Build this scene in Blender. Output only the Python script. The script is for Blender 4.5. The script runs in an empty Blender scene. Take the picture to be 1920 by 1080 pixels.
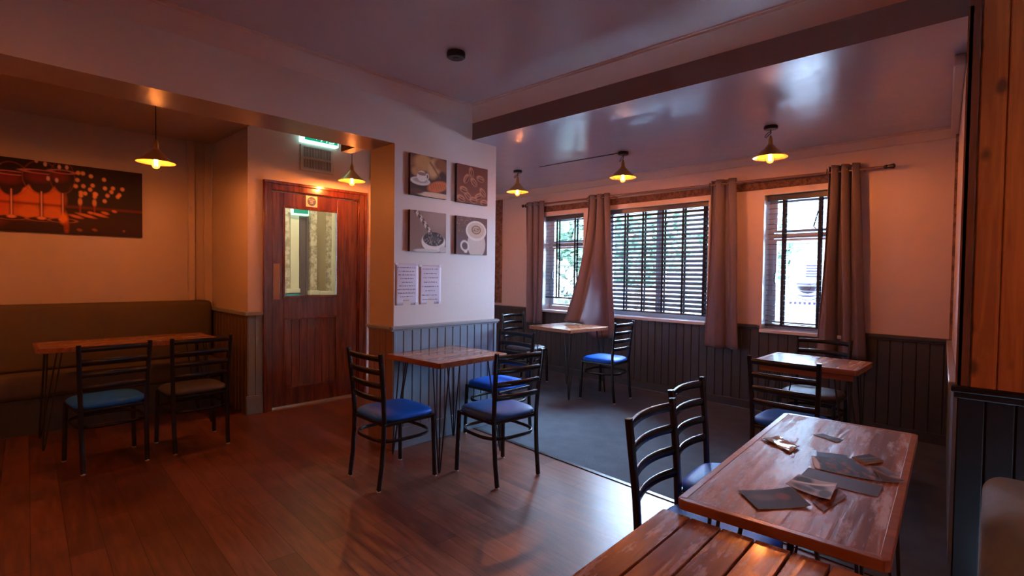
import bpy, math, random
import numpy as np
from mathutils import Vector, Matrix
random.seed(7)
SC = bpy.context.scene
COL = SC.collection
PI = math.pi
R = math.radians

# ------------------------------------------------------------------ camera, world, exposure
def srgb(r, g, b):
    def c(x):
        x /= 255.0
        return x / 12.92 if x <= .04045 else ((x + .055) / 1.055) ** 2.4
    return (c(r), c(g), c(b), 1.0)

CAMH = 1.42
yaw, pitch, roll = R(133.257), R(-1.522), R(.7246)
fw = Vector((math.cos(yaw) * math.cos(pitch), math.sin(yaw) * math.cos(pitch), math.sin(pitch)))
rt = Vector((math.sin(yaw), -math.cos(yaw), 0)); up = rt.cross(fw)
rt2 = math.cos(roll) * rt + math.sin(roll) * up
up2 = -math.sin(roll) * rt + math.cos(roll) * up
cam = bpy.data.objects.new('camera', bpy.data.cameras.new('camera')); COL.objects.link(cam)
cam.matrix_world = Matrix(((rt2.x, up2.x, -fw.x, 0), (rt2.y, up2.y, -fw.y, 0), (rt2.z, up2.z, -fw.z, CAMH), (0, 0, 0, 1)))
cam.data.sensor_width = 36; cam.data.lens = 36 * 965 / 1920
cam.data.clip_start = .02
SC.camera = cam
SC.view_settings.view_transform = 'Standard'
SC.view_settings.look = 'None'
SC.view_settings.gamma = 1
SC.view_settings.exposure = 0.24
SC.view_settings.use_curve_mapping = False

W = bpy.data.worlds.new('sky'); SC.world = W; W.use_nodes = True
SKY = 112.0
bg = W.node_tree.nodes['Background']
bg.inputs[0].default_value = (.48, .69, 1.0, 1); bg.inputs[1].default_value = SKY

# the window wall stands about 2.3 degrees off square: local frame around (-2.9, 5.85)
TH = -.04
def WX(p):
    x, y = p[0] + 2.9, p[1] - 5.85
    return (-2.9 + x * math.cos(TH) - y * math.sin(TH), 5.85 + x * math.sin(TH) + y * math.cos(TH), p[2])

for (x0, x1, z0, z1) in ((-4.96, -4.2, .9, 2.3), (-3.9, -2.41, .9, 2.3), (-1.82, -1.05, .87, 2.3)):
    L = bpy.data.lights.new('window_daylight', 'AREA'); L.shape = 'RECTANGLE'
    L.size = x1 - x0 + .1; L.size_y = z1 - z0 + .1; L.cycles.is_portal = True
    o = bpy.data.objects.new('window_daylight', L); COL.objects.link(o)
    o.location = WX(((x0 + x1) / 2, 6.16, (z0 + z1) / 2))
    o.rotation_euler = (R(90), 0, TH + PI)
    o.rotation_euler = Matrix.Rotation(TH, 4, 'Z').to_3x3().to_4x4().to_euler()
    o.rotation_euler = (Matrix.Rotation(TH, 3, 'Z') @ Matrix.Rotation(R(-90), 3, 'X')).to_euler()

LAMP_W = 18.0       # strength of every pendant's filament

# ------------------------------------------------------------------ materials
def newmat(name):
    m = bpy.data.materials.new(name); m.use_nodes = True
    nt = m.node_tree; return m, nt, nt.nodes['Principled BSDF']

def N(nt, t, **k):
    n = nt.nodes.new(t)
    for a, b in k.items():
        if a in n.inputs.keys(): n.inputs[a].default_value = b
        else: setattr(n, a, b)
    return n

def simple(name, col, rough=.5, metal=0., spec=.5, noise=0, nscale=8, bump=0, bscale=60, coat=0, stretch=(1, 1, 1)):
    m, nt, b = newmat(name); lk = nt.links.new
    b.inputs['Base Color'].default_value = col; b.inputs['Roughness'].default_value = rough
    b.inputs['Metallic'].default_value = metal; b.inputs['Specular IOR Level'].default_value = spec
    b.inputs['Coat Weight'].default_value = coat; b.inputs['Coat Roughness'].default_value = .12
    if noise or bump:
        tc = N(nt, 'ShaderNodeTexCoord'); mp = N(nt, 'ShaderNodeMapping'); mp.inputs['Scale'].default_value = stretch
        lk(tc.outputs['Object'], mp.inputs[0])
    if noise:
        n = N(nt, 'ShaderNodeTexNoise', Scale=nscale, Detail=6.0); lk(mp.outputs[0], n.inputs[0])
        mx = N(nt, 'ShaderNodeMix', data_type='RGBA')
        mx.inputs[6].default_value = [c * (1 - noise) for c in col[:3]] + [1]
        mx.inputs[7].default_value = [min(1, c * (1 + noise)) for c in col[:3]] + [1]
        lk(n.outputs['Fac'], mx.inputs[0]); lk(mx.outputs[2], b.inputs['Base Color'])
    if bump:
        n2 = N(nt, 'ShaderNodeTexNoise', Scale=bscale, Detail=4.0); lk(mp.outputs[0], n2.inputs[0])
        bp = N(nt, 'ShaderNodeBump', Strength=bump, Distance=.01)
        lk(n2.outputs['Fac'], bp.inputs['Height']); lk(bp.outputs[0], b.inputs['Normal'])
    return m

def emis(name, col, s):
    m, nt, b = newmat(name)
    b.inputs['Base Color'].default_value = (0, 0, 0, 1)
    b.inputs['Emission Color'].default_value = col; b.inputs['Emission Strength'].default_value = s
    return m

def floor_mat():
    m, nt, b = newmat('laminate'); lk = nt.links.new
    tc = N(nt, 'ShaderNodeTexCoord')
    mp = N(nt, 'ShaderNodeMapping'); mp.inputs['Rotation'].default_value = (0, 0, .06); lk(tc.outputs['Object'], mp.inputs[0])
    br = N(nt, 'ShaderNodeTexBrick'); lk(mp.outputs[0], br.inputs[0])
    br.inputs['Scale'].default_value = 1; br.inputs['Brick Width'].default_value = 1.1; br.inputs['Row Height'].default_value = .14
    br.inputs['Mortar Size'].default_value = .0016; br.offset = .37
    br.inputs['Color1'].default_value = (0.0, 0.0, 0.0, 1); br.inputs['Color2'].default_value = (1, 1, 1, 1)
    br.inputs['Mortar'].default_value = (.0, .0, .0, 1)
    mp2 = N(nt, 'ShaderNodeMapping'); mp2.inputs['Scale'].default_value = (1.6, 16, 1); lk(mp.outputs[0], mp2.inputs[0])
    n = N(nt, 'ShaderNodeTexNoise', Scale=2.2, Detail=8.0, Distortion=.6); lk(mp2.outputs[0], n.inputs[0])
    n3 = N(nt, 'ShaderNodeTexNoise', Scale=2.3, Detail=3.0); lk(tc.outputs['Object'], n3.inputs[0])
    a = N(nt, 'ShaderNodeMath', operation='MULTIPLY'); a.inputs[1].default_value = .25; lk(br.outputs['Color'], a.inputs[0])
    a2 = N(nt, 'ShaderNodeMath', operation='MULTIPLY_ADD'); a2.inputs[1].default_value = .8; lk(n.outputs['Fac'], a2.inputs[0]); lk(a.outputs[0], a2.inputs[2])
    a3 = N(nt, 'ShaderNodeMath', operation='MULTIPLY_ADD'); a3.inputs[1].default_value = .35; lk(n3.outputs['Fac'], a3.inputs[0]); lk(a2.outputs[0], a3.inputs[2])
    cr = N(nt, 'ShaderNodeValToRGB'); lk(a3.outputs[0], cr.inputs[0])
    e = cr.color_ramp.elements
    e[0].position = .35; e[0].color = (.045, .015, .009, 1); e[1].position = 1.0; e[1].color = (.24, .088, .046, 1)
    x = e.new(.68); x.color = (.125, .042, .022, 1)
    mx = N(nt, 'ShaderNodeMix', data_type='RGBA'); lk(br.outputs['Fac'], mx.inputs[0]); lk(cr.outputs[0], mx.inputs[6]); mx.inputs[7].default_value = (.02, .008, .004, 1)
    lk(mx.outputs[2], b.inputs['Base Color'])
    rr = N(nt, 'ShaderNodeMapRange'); rr.inputs[3].default_value = .26; rr.inputs[4].default_value = .46; lk(n.outputs['Fac'], rr.inputs[0]); lk(rr.outputs[0], b.inputs['Roughness'])
    bp = N(nt, 'ShaderNodeBump', Strength=.12, Distance=.004); lk(n.outputs['Fac'], bp.inputs['Height']); lk(bp.outputs[0], b.inputs['Normal'])
    return m

def wood(name, dark, light, axis='y', scale=1., rough=.35, worn=None, worn_amt=.5, plank=0., knots=False, coat=0., bump=.25, spec=.5):
    """grain runs along axis; optional pale worn varnish patches, plank-to-plank shifts and knots"""
    m, nt, b = newmat(name); lk = nt.links.new
    tc = N(nt, 'ShaderNodeTexCoord'); mp = N(nt, 'ShaderNodeMapping'); lk(tc.outputs['Object'], mp.inputs[0])
    s = {'x': (1.2, 14, 14), 'y': (14, 1.2, 14), 'z': (14, 14, 1.2)}[axis]
    mp.inputs['Scale'].default_value = [q * scale for q in s]
    n = N(nt, 'ShaderNodeTexNoise', Scale=1.6, Detail=7.0, Distortion=1.2); lk(mp.outputs[0], n.inputs[0])
    fac = n.outputs['Fac']
    if plank:
        sp = N(nt, 'ShaderNodeSeparateXYZ'); lk(tc.outputs['Object'], sp.inputs[0])
        ax = {'y': 'X', 'z': 'X', 'x': 'Y'}[axis]
        d = N(nt, 'ShaderNodeMath', operation='DIVIDE'); d.inputs[1].default_value = plank; lk(sp.outputs[ax], d.inputs[0])
        fl = N(nt, 'ShaderNodeMath', operation='FLOOR'); lk(d.outputs[0], fl.inputs[0])
        wn = N(nt, 'ShaderNodeTexWhiteNoise'); wn.noise_dimensions = '1D'; lk(fl.outputs[0], wn.inputs['W'])
        ma = N(nt, 'ShaderNodeMath', operation='MULTIPLY_ADD'); ma.inputs[1].default_value = .35; lk(wn.outputs[0], ma.inputs[0]); lk(fac, ma.inputs[2])
        sb = N(nt, 'ShaderNodeMath', operation='SUBTRACT'); sb.inputs[1].default_value = .17; lk(ma.outputs[0], sb.inputs[0]); fac = sb.outputs[0]
    cr = N(nt, 'ShaderNodeValToRGB'); lk(fac, cr.inputs[0])
    e = cr.color_ramp.elements; e[0].position = .3; e[0].color = dark; e[1].position = .72; e[1].color = light
    out = cr.outputs[0]
    if knots:
        mk = N(nt, 'ShaderNodeMapping'); mk.inputs['Scale'].default_value = (13, 3, 7); lk(tc.outputs['Object'], mk.inputs[0])
        v = N(nt, 'ShaderNodeTexVoronoi', Scale=.75); lk(mk.outputs[0], v.inputs[0])
        nn = N(nt, 'ShaderNodeTexNoise', Scale=14.0); lk(tc.outputs['Object'], nn.inputs[0])
        md = N(nt, 'ShaderNodeMath', operation='MULTIPLY_ADD'); md.inputs[1].default_value = .16; lk(nn.outputs['Fac'], md.inputs[0]); lk(v.outputs['Distance'], md.inputs[2])
        kr = N(nt, 'ShaderNodeValToRGB'); lk(md.outputs[0], kr.inputs[0])
        k = kr.color_ramp.elements; k[0].position = .21; k[0].color = (.0, 0, 0, 1); k[1].position = .33; k[1].color = (1, 1, 1, 1)
        mm = N(nt, 'ShaderNodeMix', data_type='RGBA'); lk(kr.outputs[0], mm.inputs[0]); mm.inputs[6].default_value = [c * .35 for c in dark[:3]] + [1]; lk(out, mm.inputs[7]); out = mm.outputs[2]
    b.inputs['Roughness'].default_value = rough; b.inputs['Specular IOR Level'].default_value = spec
    if worn:
        wm = N(nt, 'ShaderNodeMapping'); wm.inputs['Scale'].default_value = {'x': (.6, 2.2, 1), 'y': (2.2, .6, 1), 'z': (2.2, 1, .6)}[axis]; lk(tc.outputs['Object'], wm.inputs[0])
        w = N(nt, 'ShaderNodeTexNoise', Scale=5.0, Detail=10.0, Roughness=.75); lk(wm.outputs[0], w.inputs[0])
        w2m = N(nt, 'ShaderNodeMapping'); w2m.inputs['Scale'].default_value = mp.inputs['Scale'].default_value; lk(tc.outputs['Object'], w2m.inputs[0])
        w2 = N(nt, 'ShaderNodeTexNoise', Scale=2.6, Detail=6.0); lk(w2m.outputs[0], w2.inputs[0])
        ad = N(nt, 'ShaderNodeMath', operation='MULTIPLY_ADD'); ad.inputs[1].default_value = .6; lk(w2.outputs['Fac'], ad.inputs[0]); lk(w.outputs['Fac'], ad.inputs[2])
        wr = N(nt, 'ShaderNodeValToRGB'); lk(ad.outputs[0], wr.inputs[0])
        q = wr.color_ramp.elements; q[0].position = .94 - .17 * worn_amt; q[0].color = (0, 0, 0, 1); q[1].position = 1.02 - .13 * worn_amt; q[1].color = (.85, .85, .85, 1)
        mm = N(nt, 'ShaderNodeMix', data_type='RGBA'); lk(wr.outputs[0], mm.inputs[0]); lk(out, mm.inputs[6]); mm.inputs[7].default_value = worn; out = mm.outputs[2]
        rr = N(nt, 'ShaderNodeMapRange'); rr.inputs[3].default_value = rough; rr.inputs[4].default_value = rough + .22; lk(wr.outputs[0], rr.inputs[0]); lk(rr.outputs[0], b.inputs['Roughness'])
    lk(out, b.inputs['Base Color'])
    b.inputs['Coat Weight'].default_value = coat; b.inputs['Coat Roughness'].default_value = .1
    bp = N(nt, 'ShaderNodeBump', Strength=bump, Distance=.003); lk(n.outputs['Fac'], bp.inputs['Height']); lk(bp.outputs[0], b.inputs['Normal'])
    return m

def gloss_ceiling():
    m, nt, b = newmat('gloss_ceiling_paint'); lk = nt.links.new
    b.inputs['Base Color'].default_value = (.57, .58, .68, 1)
    tc = N(nt, 'ShaderNodeTexCoord')
    n = N(nt, 'ShaderNodeTexNoise', Scale=1.7, Detail=3.0); lk(tc.outputs['Object'], n.inputs[0])
    n2 = N(nt, 'ShaderNodeTexNoise', Scale=9.0, Detail=4.0); lk(tc.outputs['Object'], n2.inputs[0])
    a = N(nt, 'ShaderNodeMath', operation='MULTIPLY_ADD'); a.inputs[1].default_value = .035; lk(n2.outputs['Fac'], a.inputs[0]); lk(n.outputs['Fac'], a.inputs[2])
    bp = N(nt, 'ShaderNodeBump', Strength=.4, Distance=.03); lk(a.outputs[0], bp.inputs['Height']); lk(bp.outputs[0], b.inputs['Normal'])
    rr = N(nt, 'ShaderNodeMapRange'); rr.inputs[1].default_value = .3; rr.inputs[2].default_value = .7; rr.inputs[3].default_value = .19; rr.inputs[4].default_value = .25
    lk(n2.outputs['Fac'], rr.inputs[0]); lk(rr.outputs[0], b.inputs['Roughness'])
    b.inputs['Specular IOR Level'].default_value = .75
    return m

def glass_mat(name, tint=(1, 1, 1, 1)):
    m = bpy.data.materials.new(name); m.use_nodes = True; nt = m.node_tree; lk = nt.links.new
    nt.nodes.remove(nt.nodes['Principled BSDF'])
    t = N(nt, 'ShaderNodeBsdfTransparent'); t.inputs[0].default_value = tint
    g = N(nt, 'ShaderNodeBsdfGlossy'); g.inputs['Roughness'].default_value = .02
    f = N(nt, 'ShaderNodeFresnel', IOR=1.45); mx = N(nt, 'ShaderNodeMixShader')
    lk(f.outputs[0], mx.inputs[0]); lk(t.outputs[0], mx.inputs[1]); lk(g.outputs[0], mx.inputs[2])
    lk(mx.outputs[0], nt.nodes['Material Output'].inputs[0])
    return m

def bulb_mat():
    m = bpy.data.materials.new('amber_bulb_glass'); m.use_nodes = True; nt = m.node_tree; lk = nt.links.new
    nt.nodes.remove(nt.nodes['Principled BSDF'])
    t = N(nt, 'ShaderNodeBsdfTransparent'); t.inputs[0].default_value = (1, .80, .5, 1)
    e = N(nt, 'ShaderNodeEmission', Strength=1.1); e.inputs[0].default_value = (1, .42, .09, 1)
    a = N(nt, 'ShaderNodeAddShader'); lk(t.outputs[0], a.inputs[0]); lk(e.outputs[0], a.inputs[1])
    lk(a.outputs[0], nt.nodes['Material Output'].inputs[0])
    return m

def color_attr_mat(name, rough=.6, spec=.3):
    m, nt, b = newmat(name)
    at = N(nt, 'ShaderNodeAttribute', attribute_name='print'); nt.links.new(at.outputs['Color'], b.inputs['Base Color'])
    b.inputs['Roughness'].default_value = rough; b.inputs['Specular IOR Level'].default_value = spec
    return m

def mottled(name, a, bcol, scale=30, rough=.6):
    m, nt, b = newmat(name); lk = nt.links.new
    tc = N(nt, 'ShaderNodeTexCoord'); n = N(nt, 'ShaderNodeTexNoise', Scale=scale, Detail=6.0, Roughness=.7); lk(tc.outputs['Object'], n.inputs[0])
    cr = N(nt, 'ShaderNodeValToRGB'); lk(n.outputs['Fac'], cr.inputs[0]); e = cr.color_ramp.elements
    e[0].position = .42; e[0].color = a; e[1].position = .58; e[1].color = bcol
    lk(cr.outputs[0], b.inputs['Base Color']); b.inputs['Roughness'].default_value = rough
    return m

M = {}
M['floor'] = floor_mat()
M['carpet'] = simple('carpet', (.085, .105, .13, 1), .95, noise=.28, nscale=6, bump=.6, bscale=260, spec=.15)
M['ceiling'] = simple('ceiling_paint', (.70, .62, .61, 1), .24, spec=.6, bump=.12, bscale=7)
M['bayceil'] = gloss_ceiling()
M['wall'] = simple('wall_paint', (.64, .57, .54, 1), .38, spec=.45, noise=.04, nscale=3, bump=.05, bscale=30)
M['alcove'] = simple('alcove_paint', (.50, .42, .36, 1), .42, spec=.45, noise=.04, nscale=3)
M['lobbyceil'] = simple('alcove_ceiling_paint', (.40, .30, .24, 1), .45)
M['farwall'] = simple('bay_wall_paint', (.68, .57, .56, 1), .42, spec=.4, noise=.04, nscale=3)
M['cove'] = simple('cove_paint', (.72, .56, .48, 1), .5)
M['beam'] = simple('beam_face_paint', (.20, .13, .12, 1), .45)
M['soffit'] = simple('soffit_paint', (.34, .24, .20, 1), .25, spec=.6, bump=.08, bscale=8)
M['grey'] = simple('blue_grey_paint', (.19, .26, .33, 1), .33, spec=.5, noise=.08, nscale=6)
M['darkgrey'] = simple('dark_grey_paint', (.060, .064, .072, 1), .38, spec=.4, noise=.1, nscale=5)
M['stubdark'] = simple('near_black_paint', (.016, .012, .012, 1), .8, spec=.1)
M['rail'] = simple('rail_paint', (.26, .29, .31, 1), .3)
M['bench_green'] = simple('olive_upholstery', (.11, .082, .045, 1), .85, noise=.12, nscale=5, bump=.3, bscale=300)
M['bench_seat'] = simple('brown_grey_upholstery', (.10, .08, .07, 1), .85, noise=.12, nscale=5, bump=.3, bscale=300)
M['bench_pale'] = simple('sage_upholstery', (.26, .33, .34, 1), .85, noise=.14, nscale=14, bump=.3, bscale=300)
M['plinth'] = simple('bench_plinth', (.05, .055, .065, 1), .5)
M['mahog'] = wood('mahogany', (.060, .009, .005, 1), (.17, .032, .013, 1), 'z', rough=.22, coat=.7, bump=.05)
M['mahog_panel'] = wood('mahogany_panel', (.10, .025, .012, 1), (.30, .085, .035, 1), 'z', rough=.3, coat=.4, plank=.09, bump=.05)
M['pine'] = wood('pine_boards', (.34, .105, .016, 1), (.58, .22, .042, 1), 'z', rough=.42, knots=True, plank=.0885)
M['pine_dark'] = wood('stained_pine_trim', (.10, .032, .015, 1), (.20, .07, .03, 1), 'z', rough=.4)
M['batten'] = mottled('rough_batten', srgb(78, 50, 42), srgb(120, 88, 76), 22, .7)
M['strip'] = mottled('rough_pine_strip', srgb(104, 72, 60), srgb(150, 118, 102), 16, .6)
M['tabwood'] = wood('table_boards', (.32, .13, .06, 1), (.58, .29, .15, 1), 'y', rough=.24, worn=(.52, .36, .26, 1), worn_amt=.42, plank=.1, coat=.3)
M['tabwood_worn'] = wood('worn_table_boards', (.13, .042, .018, 1), (.36, .14, .055, 1), 'y', rough=.36, worn=(.62, .60, .66, 1), worn_amt=.85, plank=.096, coat=.0, bump=1.0, spec=.28)
M['tabwood_near'] = wood('brushed_table_boards', (.19, .075, .03, 1), (.42, .19, .085, 1), 'y', rough=.24, worn=(.48, .38, .33, 1), worn_amt=.5, plank=.0817, coat=.15, bump=.7)
M['tabedge'] = wood('table_edging', (.16, .045, .018, 1), (.34, .12, .045, 1), 'x', rough=.3)
M['black'] = simple('black_metal', (.006, .007, .010, 1), .24, spec=.55)
M['hairpin'] = simple('hairpin_steel', (.012, .012, .015, 1), .35)
M['blue'] = simple('blue_vinyl', (.004, .145, .85, 1), .45, spec=.22, bump=.15, bscale=120)
M['blue_dull'] = simple('dull_blue_vinyl', (.02, .10, .34, 1), .5, spec=.25, noise=.2, nscale=30)
M['grey_vinyl'] = simple('dark_grey_vinyl', (.035, .04, .055, 1), .5)
M['glide'] = simple('glide_plastic', (.55, .55, .55, 1), .5)
M['copper'] = simple('copper_shade', (.62, .33, .11, 1), .34, metal=.75, noise=.25, nscale=14)
M['brass'] = simple('brass', (.55, .33, .10, 1), .3, metal=1)
M['blackplastic'] = simple('black_plastic', (.010, .009, .010, 1), .35)
M['bulb'] = bulb_mat()
M['filament'] = emis('filament', (1, .31, .095, 1), LAMP_W * 250)
M['filament_dim'] = emis('filament_soft', (1, .31, .095, 1), LAMP_W * 205)
M['white'] = simple('white_gloss_paint', (.62, .68, .72, 1), .3)
M['sill'] = simple('sill_paint', (.66, .74, .80, 1), .3)
M['slat'] = wood('dark_blind_slat', (.050, .056, .075, 1), (.085, .095, .125, 1), 'x', rough=.35, bump=.05)
M['tape'] = simple('blind_tape', (.016, .020, .032, 1), .9)
M['curtain'] = simple('taupe_curtain', (.20, .17, .205, 1), .7, spec=.3, noise=.08, nscale=4, bump=.12, bscale=400)
M['rod'] = simple('bronze_rod', (.30, .17, .11, 1), .35, metal=.6)
M['chrome'] = simple('chrome', (.6, .6, .6, 1), .2, metal=1)
M['glass'] = glass_mat('window_glass')
M['doorglass'] = glass_mat('door_glass', (.95, .97, .93, 1))
M['paper'] = simple('paper', (.66, .62, .72, 1), .7)
M['print'] = color_attr_mat('canvas_print')
M['gprint'] = color_attr_mat('glossy_print', .5, .06)
M['canvas_side'] = simple('canvas_edge', (.05, .02, .015, 1), .7)
M['cream'] = simple('lobby_cream_paint', (.70, .66, .48, 1), .5)
M['olive'] = simple('lobby_olive_paint', (.32, .25, .14, 1), .5)
M['mott'] = mottled('flocked_paper', (.30, .24, .15, 1), (.62, .54, .38, 1), 16)
M['umber'] = simple('lobby_dark_door', (.10, .075, .07, 1), .4)
M['teal'] = simple('lobby_teal_paint', (.03, .28, .27, 1), .5)
M['exitwhite'] = emis('exit_diffuser', (.55, 1, .88, 1), 1.6)
M['exitgreen'] = emis('exit_green', (.0, .60, .32, 1), .55)
M['vent'] = simple('vent_paint', (.50, .52, .50, 1), .45)
M['dark'] = simple('dark_gap', (.16, .165, .16, 1), .8)
M['signwhite'] = simple('sticker_white', (.75, .70, .68, 1), .5)
M['signblue'] = simple('sticker_blue', (.04, .07, .22, 1), .5)
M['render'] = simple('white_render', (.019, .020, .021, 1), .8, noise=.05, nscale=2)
M['pave'] = simple('pavement', (.13, .125, .12, 1), .9, noise=.15, nscale=3)
M['road'] = simple('road', (.055, .055, .058, 1), .9, noise=.1, nscale=3)
M['redbrick'] = mottled('brick', (.09, .035, .027, 1), (.14, .06, .045, 1), 12, .9)
M['leaf'] = mottled('leaves', (.006, .028, .012, 1), (.04, .085, .035, 1), 9, .7)
M['leaf2'] = mottled('pale_leaves', (.04, .06, .035, 1), (.14, .14, .11, 1), 9, .7)
M['bark'] = simple('bark', (.10, .07, .05, 1), .9)
M['farroof'] = simple('slate_roof', (.12, .13, .15, 1), .7)
M['decal'] = simple('window_lettering', (.22, .16, .34, 1), .6)
M['decalw'] = simple('window_emblem_fill', (.62, .68, .80, 1), .6)
M['farpane'] = simple('far_pane', (.05, .07, .09, 1), .1)
M['teal_sign'] = simple('teal_banner', (.02, .35, .40, 1), .6)

# ------------------------------------------------------------------ mesh builder
def nvec(v): return Vector(v).normalized()

class MB:
    def __init__(s): s.v = []; s.f = []; s.m = []; s.xf = None
    def add(s, vs, fs, mi=0):
        o = len(s.v)
        s.v += [tuple(p) for p in vs]; s.f += [tuple(i + o for i in f) for f in fs]; s.m += [mi] * len(fs)
        return s
    def box(s, x0, x1, y0, y1, z0, z1, mi=0):
        if x0 > x1: x0, x1 = x1, x0
        if y0 > y1: y0, y1 = y1, y0
        if z0 > z1: z0, z1 = z1, z0
        vs = [(x, y, z) for z in (z0, z1) for y in (y0, y1) for x in (x0, x1)]
        return s.add(vs, [(0, 2, 3, 1), (4, 5, 7, 6), (0, 1, 5, 4), (2, 6, 7, 3), (0, 4, 6, 2), (1, 3, 7, 5)], mi)
    def sweep(s, pts, prof, closed=False, upv=(0, 0, 1), mi=0, cap=True):
        """prof: list of (a,b) around the path, a along side, b along up; may be a function of index"""
        pts = [Vector(p) for p in pts]; n = len(pts); rings = []
        for i, p in enumerate(pts):
            if closed: t = pts[(i + 1) % n] - pts[i - 1]
            else: t = pts[min(i + 1, n - 1)] - pts[max(i - 1, 0)]
            t.normalize(); u = Vector(upv)
            sd = t.cross(u)
            if sd.length < 1e-4: sd = t.cross(Vector((1, 0, 0)))
            sd.normalize(); u = sd.cross(t).normalized()
            pr = prof(i) if callable(prof) else prof
            rings.append([p + sd * a + u * b for a, b in pr])
        k = len(rings[0]); vs = [q for r_ in rings for q in r_]; fs = []
        for i in range(n if closed else n - 1):
            j = (i + 1) % n
            for a in range(k):
                b = (a + 1) % k
                fs.append((i * k + a, i * k + b, j * k + b, j * k + a))
        if cap and not closed:
            fs.append(tuple(range(k))[::-1]); fs.append(tuple((n - 1) * k + a for a in range(k)))
        return s.add(vs, fs, mi)
    def tube(s, pts, r, n=8, closed=False, mi=0, upv=(0, 0, 1)):
        if callable(r):
            return s.sweep(pts, lambda i: [(r(i) * math.cos(2 * PI * a / n), r(i) * math.sin(2 * PI * a / n)) for a in range(n)], closed, upv, mi)
        return s.sweep(pts, [(r * math.cos(2 * PI * a / n), r * math.sin(2 * PI * a / n)) for a in range(n)], closed, upv, mi)
    def rectbar(s, pts, w, h, closed=False, mi=0, upv=(0, 0, 1)):
        c = min(w, h) * .18
        pr = [(-w / 2 + c, -h / 2), (w / 2 - c, -h / 2), (w / 2, -h / 2 + c), (w / 2, h / 2 - c), (w / 2 - c, h / 2), (-w / 2 + c, h / 2), (-w / 2, h / 2 - c), (-w / 2, -h / 2 + c)]
        return s.sweep(pts, pr, closed, upv, mi)
    def lathe(s, prof, c=(0, 0, 0), n=24, mi=0, shape=None):
        vs = []; fs = []
        for r, z in prof:
            for a in range(n):
                t = 2 * PI * a / n; k = shape(t) if shape else 1
                vs.append((c[0] + r * k * math.cos(t), c[1] + r * k * math.sin(t), c[2] + z))
        for i in range(len(prof) - 1):
            for a in range(n):
                b = (a + 1) % n; fs.append((i * n + a, i * n + b, (i + 1) * n + b, (i + 1) * n + a))
        if prof[0][0] > 1e-6: fs.append(tuple(range(n))[::-1])
        if prof[-1][0] > 1e-6: fs.append(tuple((len(prof) - 1) * n + a for a in range(n)))
        return s.add(vs, fs, mi)
    def prism(s, poly, fn, d0, d1, mi=0):
        """2-D polygon through fn(a, b, depth)"""
        n = len(poly); vs = [fn(a, b, d0) for a, b in poly] + [fn(a, b, d1) for a, b in poly]
        fs = [tuple(range(n)), tuple(range(n, 2 * n))[::-1]] + [(i, i + n, (i + 1) % n + n, (i + 1) % n) for i in range(n)]
        return s.add(vs, fs, mi)
    def grid(s, fn, nu, nv, mi=0):
        vs = [fn(i / nu, j / nv) for j in range(nv + 1) for i in range(nu + 1)]
        fs = [(j * (nu + 1) + i, j * (nu + 1) + i + 1, (j + 1) * (nu + 1) + i + 1, (j + 1) * (nu + 1) + i) for j in range(nv) for i in range(nu)]
        return s.add(vs, fs, mi)
    def build(s, name, mats, parent=None, bevel=0, xf=None, smooth=35, solid=0, sub=0):
        me = bpy.data.meshes.new(name)
        vs = [xf(p) for p in s.v] if xf else s.v
        me.from_pydata(vs, [], s.f)
        if not isinstance(mats, (list, tuple)): mats = [mats]
        for m in mats: me.materials.append(m)
        me.polygons.foreach_set('material_index', s.m)
        me.polygons.foreach_set('use_smooth', [True] * len(s.f))
        me.update()
        import bmesh
        bm = bmesh.new(); bm.from_mesh(me); bmesh.ops.recalc_face_normals(bm, faces=bm.faces); bm.to_mesh(me); bm.free()
        me.set_sharp_from_angle(angle=R(smooth))
        o = bpy.data.objects.new(name, me); COL.objects.link(o)
        if parent: o.parent = parent
        if solid:
            k = o.modifiers.new('solid', 'SOLIDIFY'); k.thickness = solid; k.offset = 0
        if bevel:
            k = o.modifiers.new('bevel', 'BEVEL'); k.width = bevel; k.segments = 2; k.limit_method = 'ANGLE'; k.angle_limit = R(40)
        if sub:
            k = o.modifiers.new('sub', 'SUBSURF'); k.levels = sub; k.render_levels = sub
        return o

def thing(name, label, cat, loc=(0, 0, 0), rz=0, group=None):
    o = bpy.data.objects.new(name, None); COL.objects.link(o)
    o.empty_display_size = .1; o.location = loc; o.rotation_euler = (0, 0, rz)
    return tag(o, label, cat, group)
def tag(o, label, cat, group=None, kind=None):
    o['label'] = label; o['category'] = cat
    if group: o['group'] = group
    if kind: o['kind'] = kind
    return o
def st(o): o['kind'] = 'structure'; return o
def dup(root, loc, rz, label, group=None):
    def cp(o, parent=None):
        c = o.copy(); COL.objects.link(c)
        if parent: c.parent = parent
        for ch in list(o.children): cp(ch, c)
        return c
    r = cp(root); r.location = loc; r.rotation_euler = (0, 0, rz); r['label'] = label
    if group: r['group'] = group
    return r

# ------------------------------------------------------------------ room shell
XP = -3.48            # face of the header wall and pillar
CZ = 2.89             # main ceiling
BZ = 2.705             # bay ceiling
HZ = 2.44             # opening head

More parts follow.
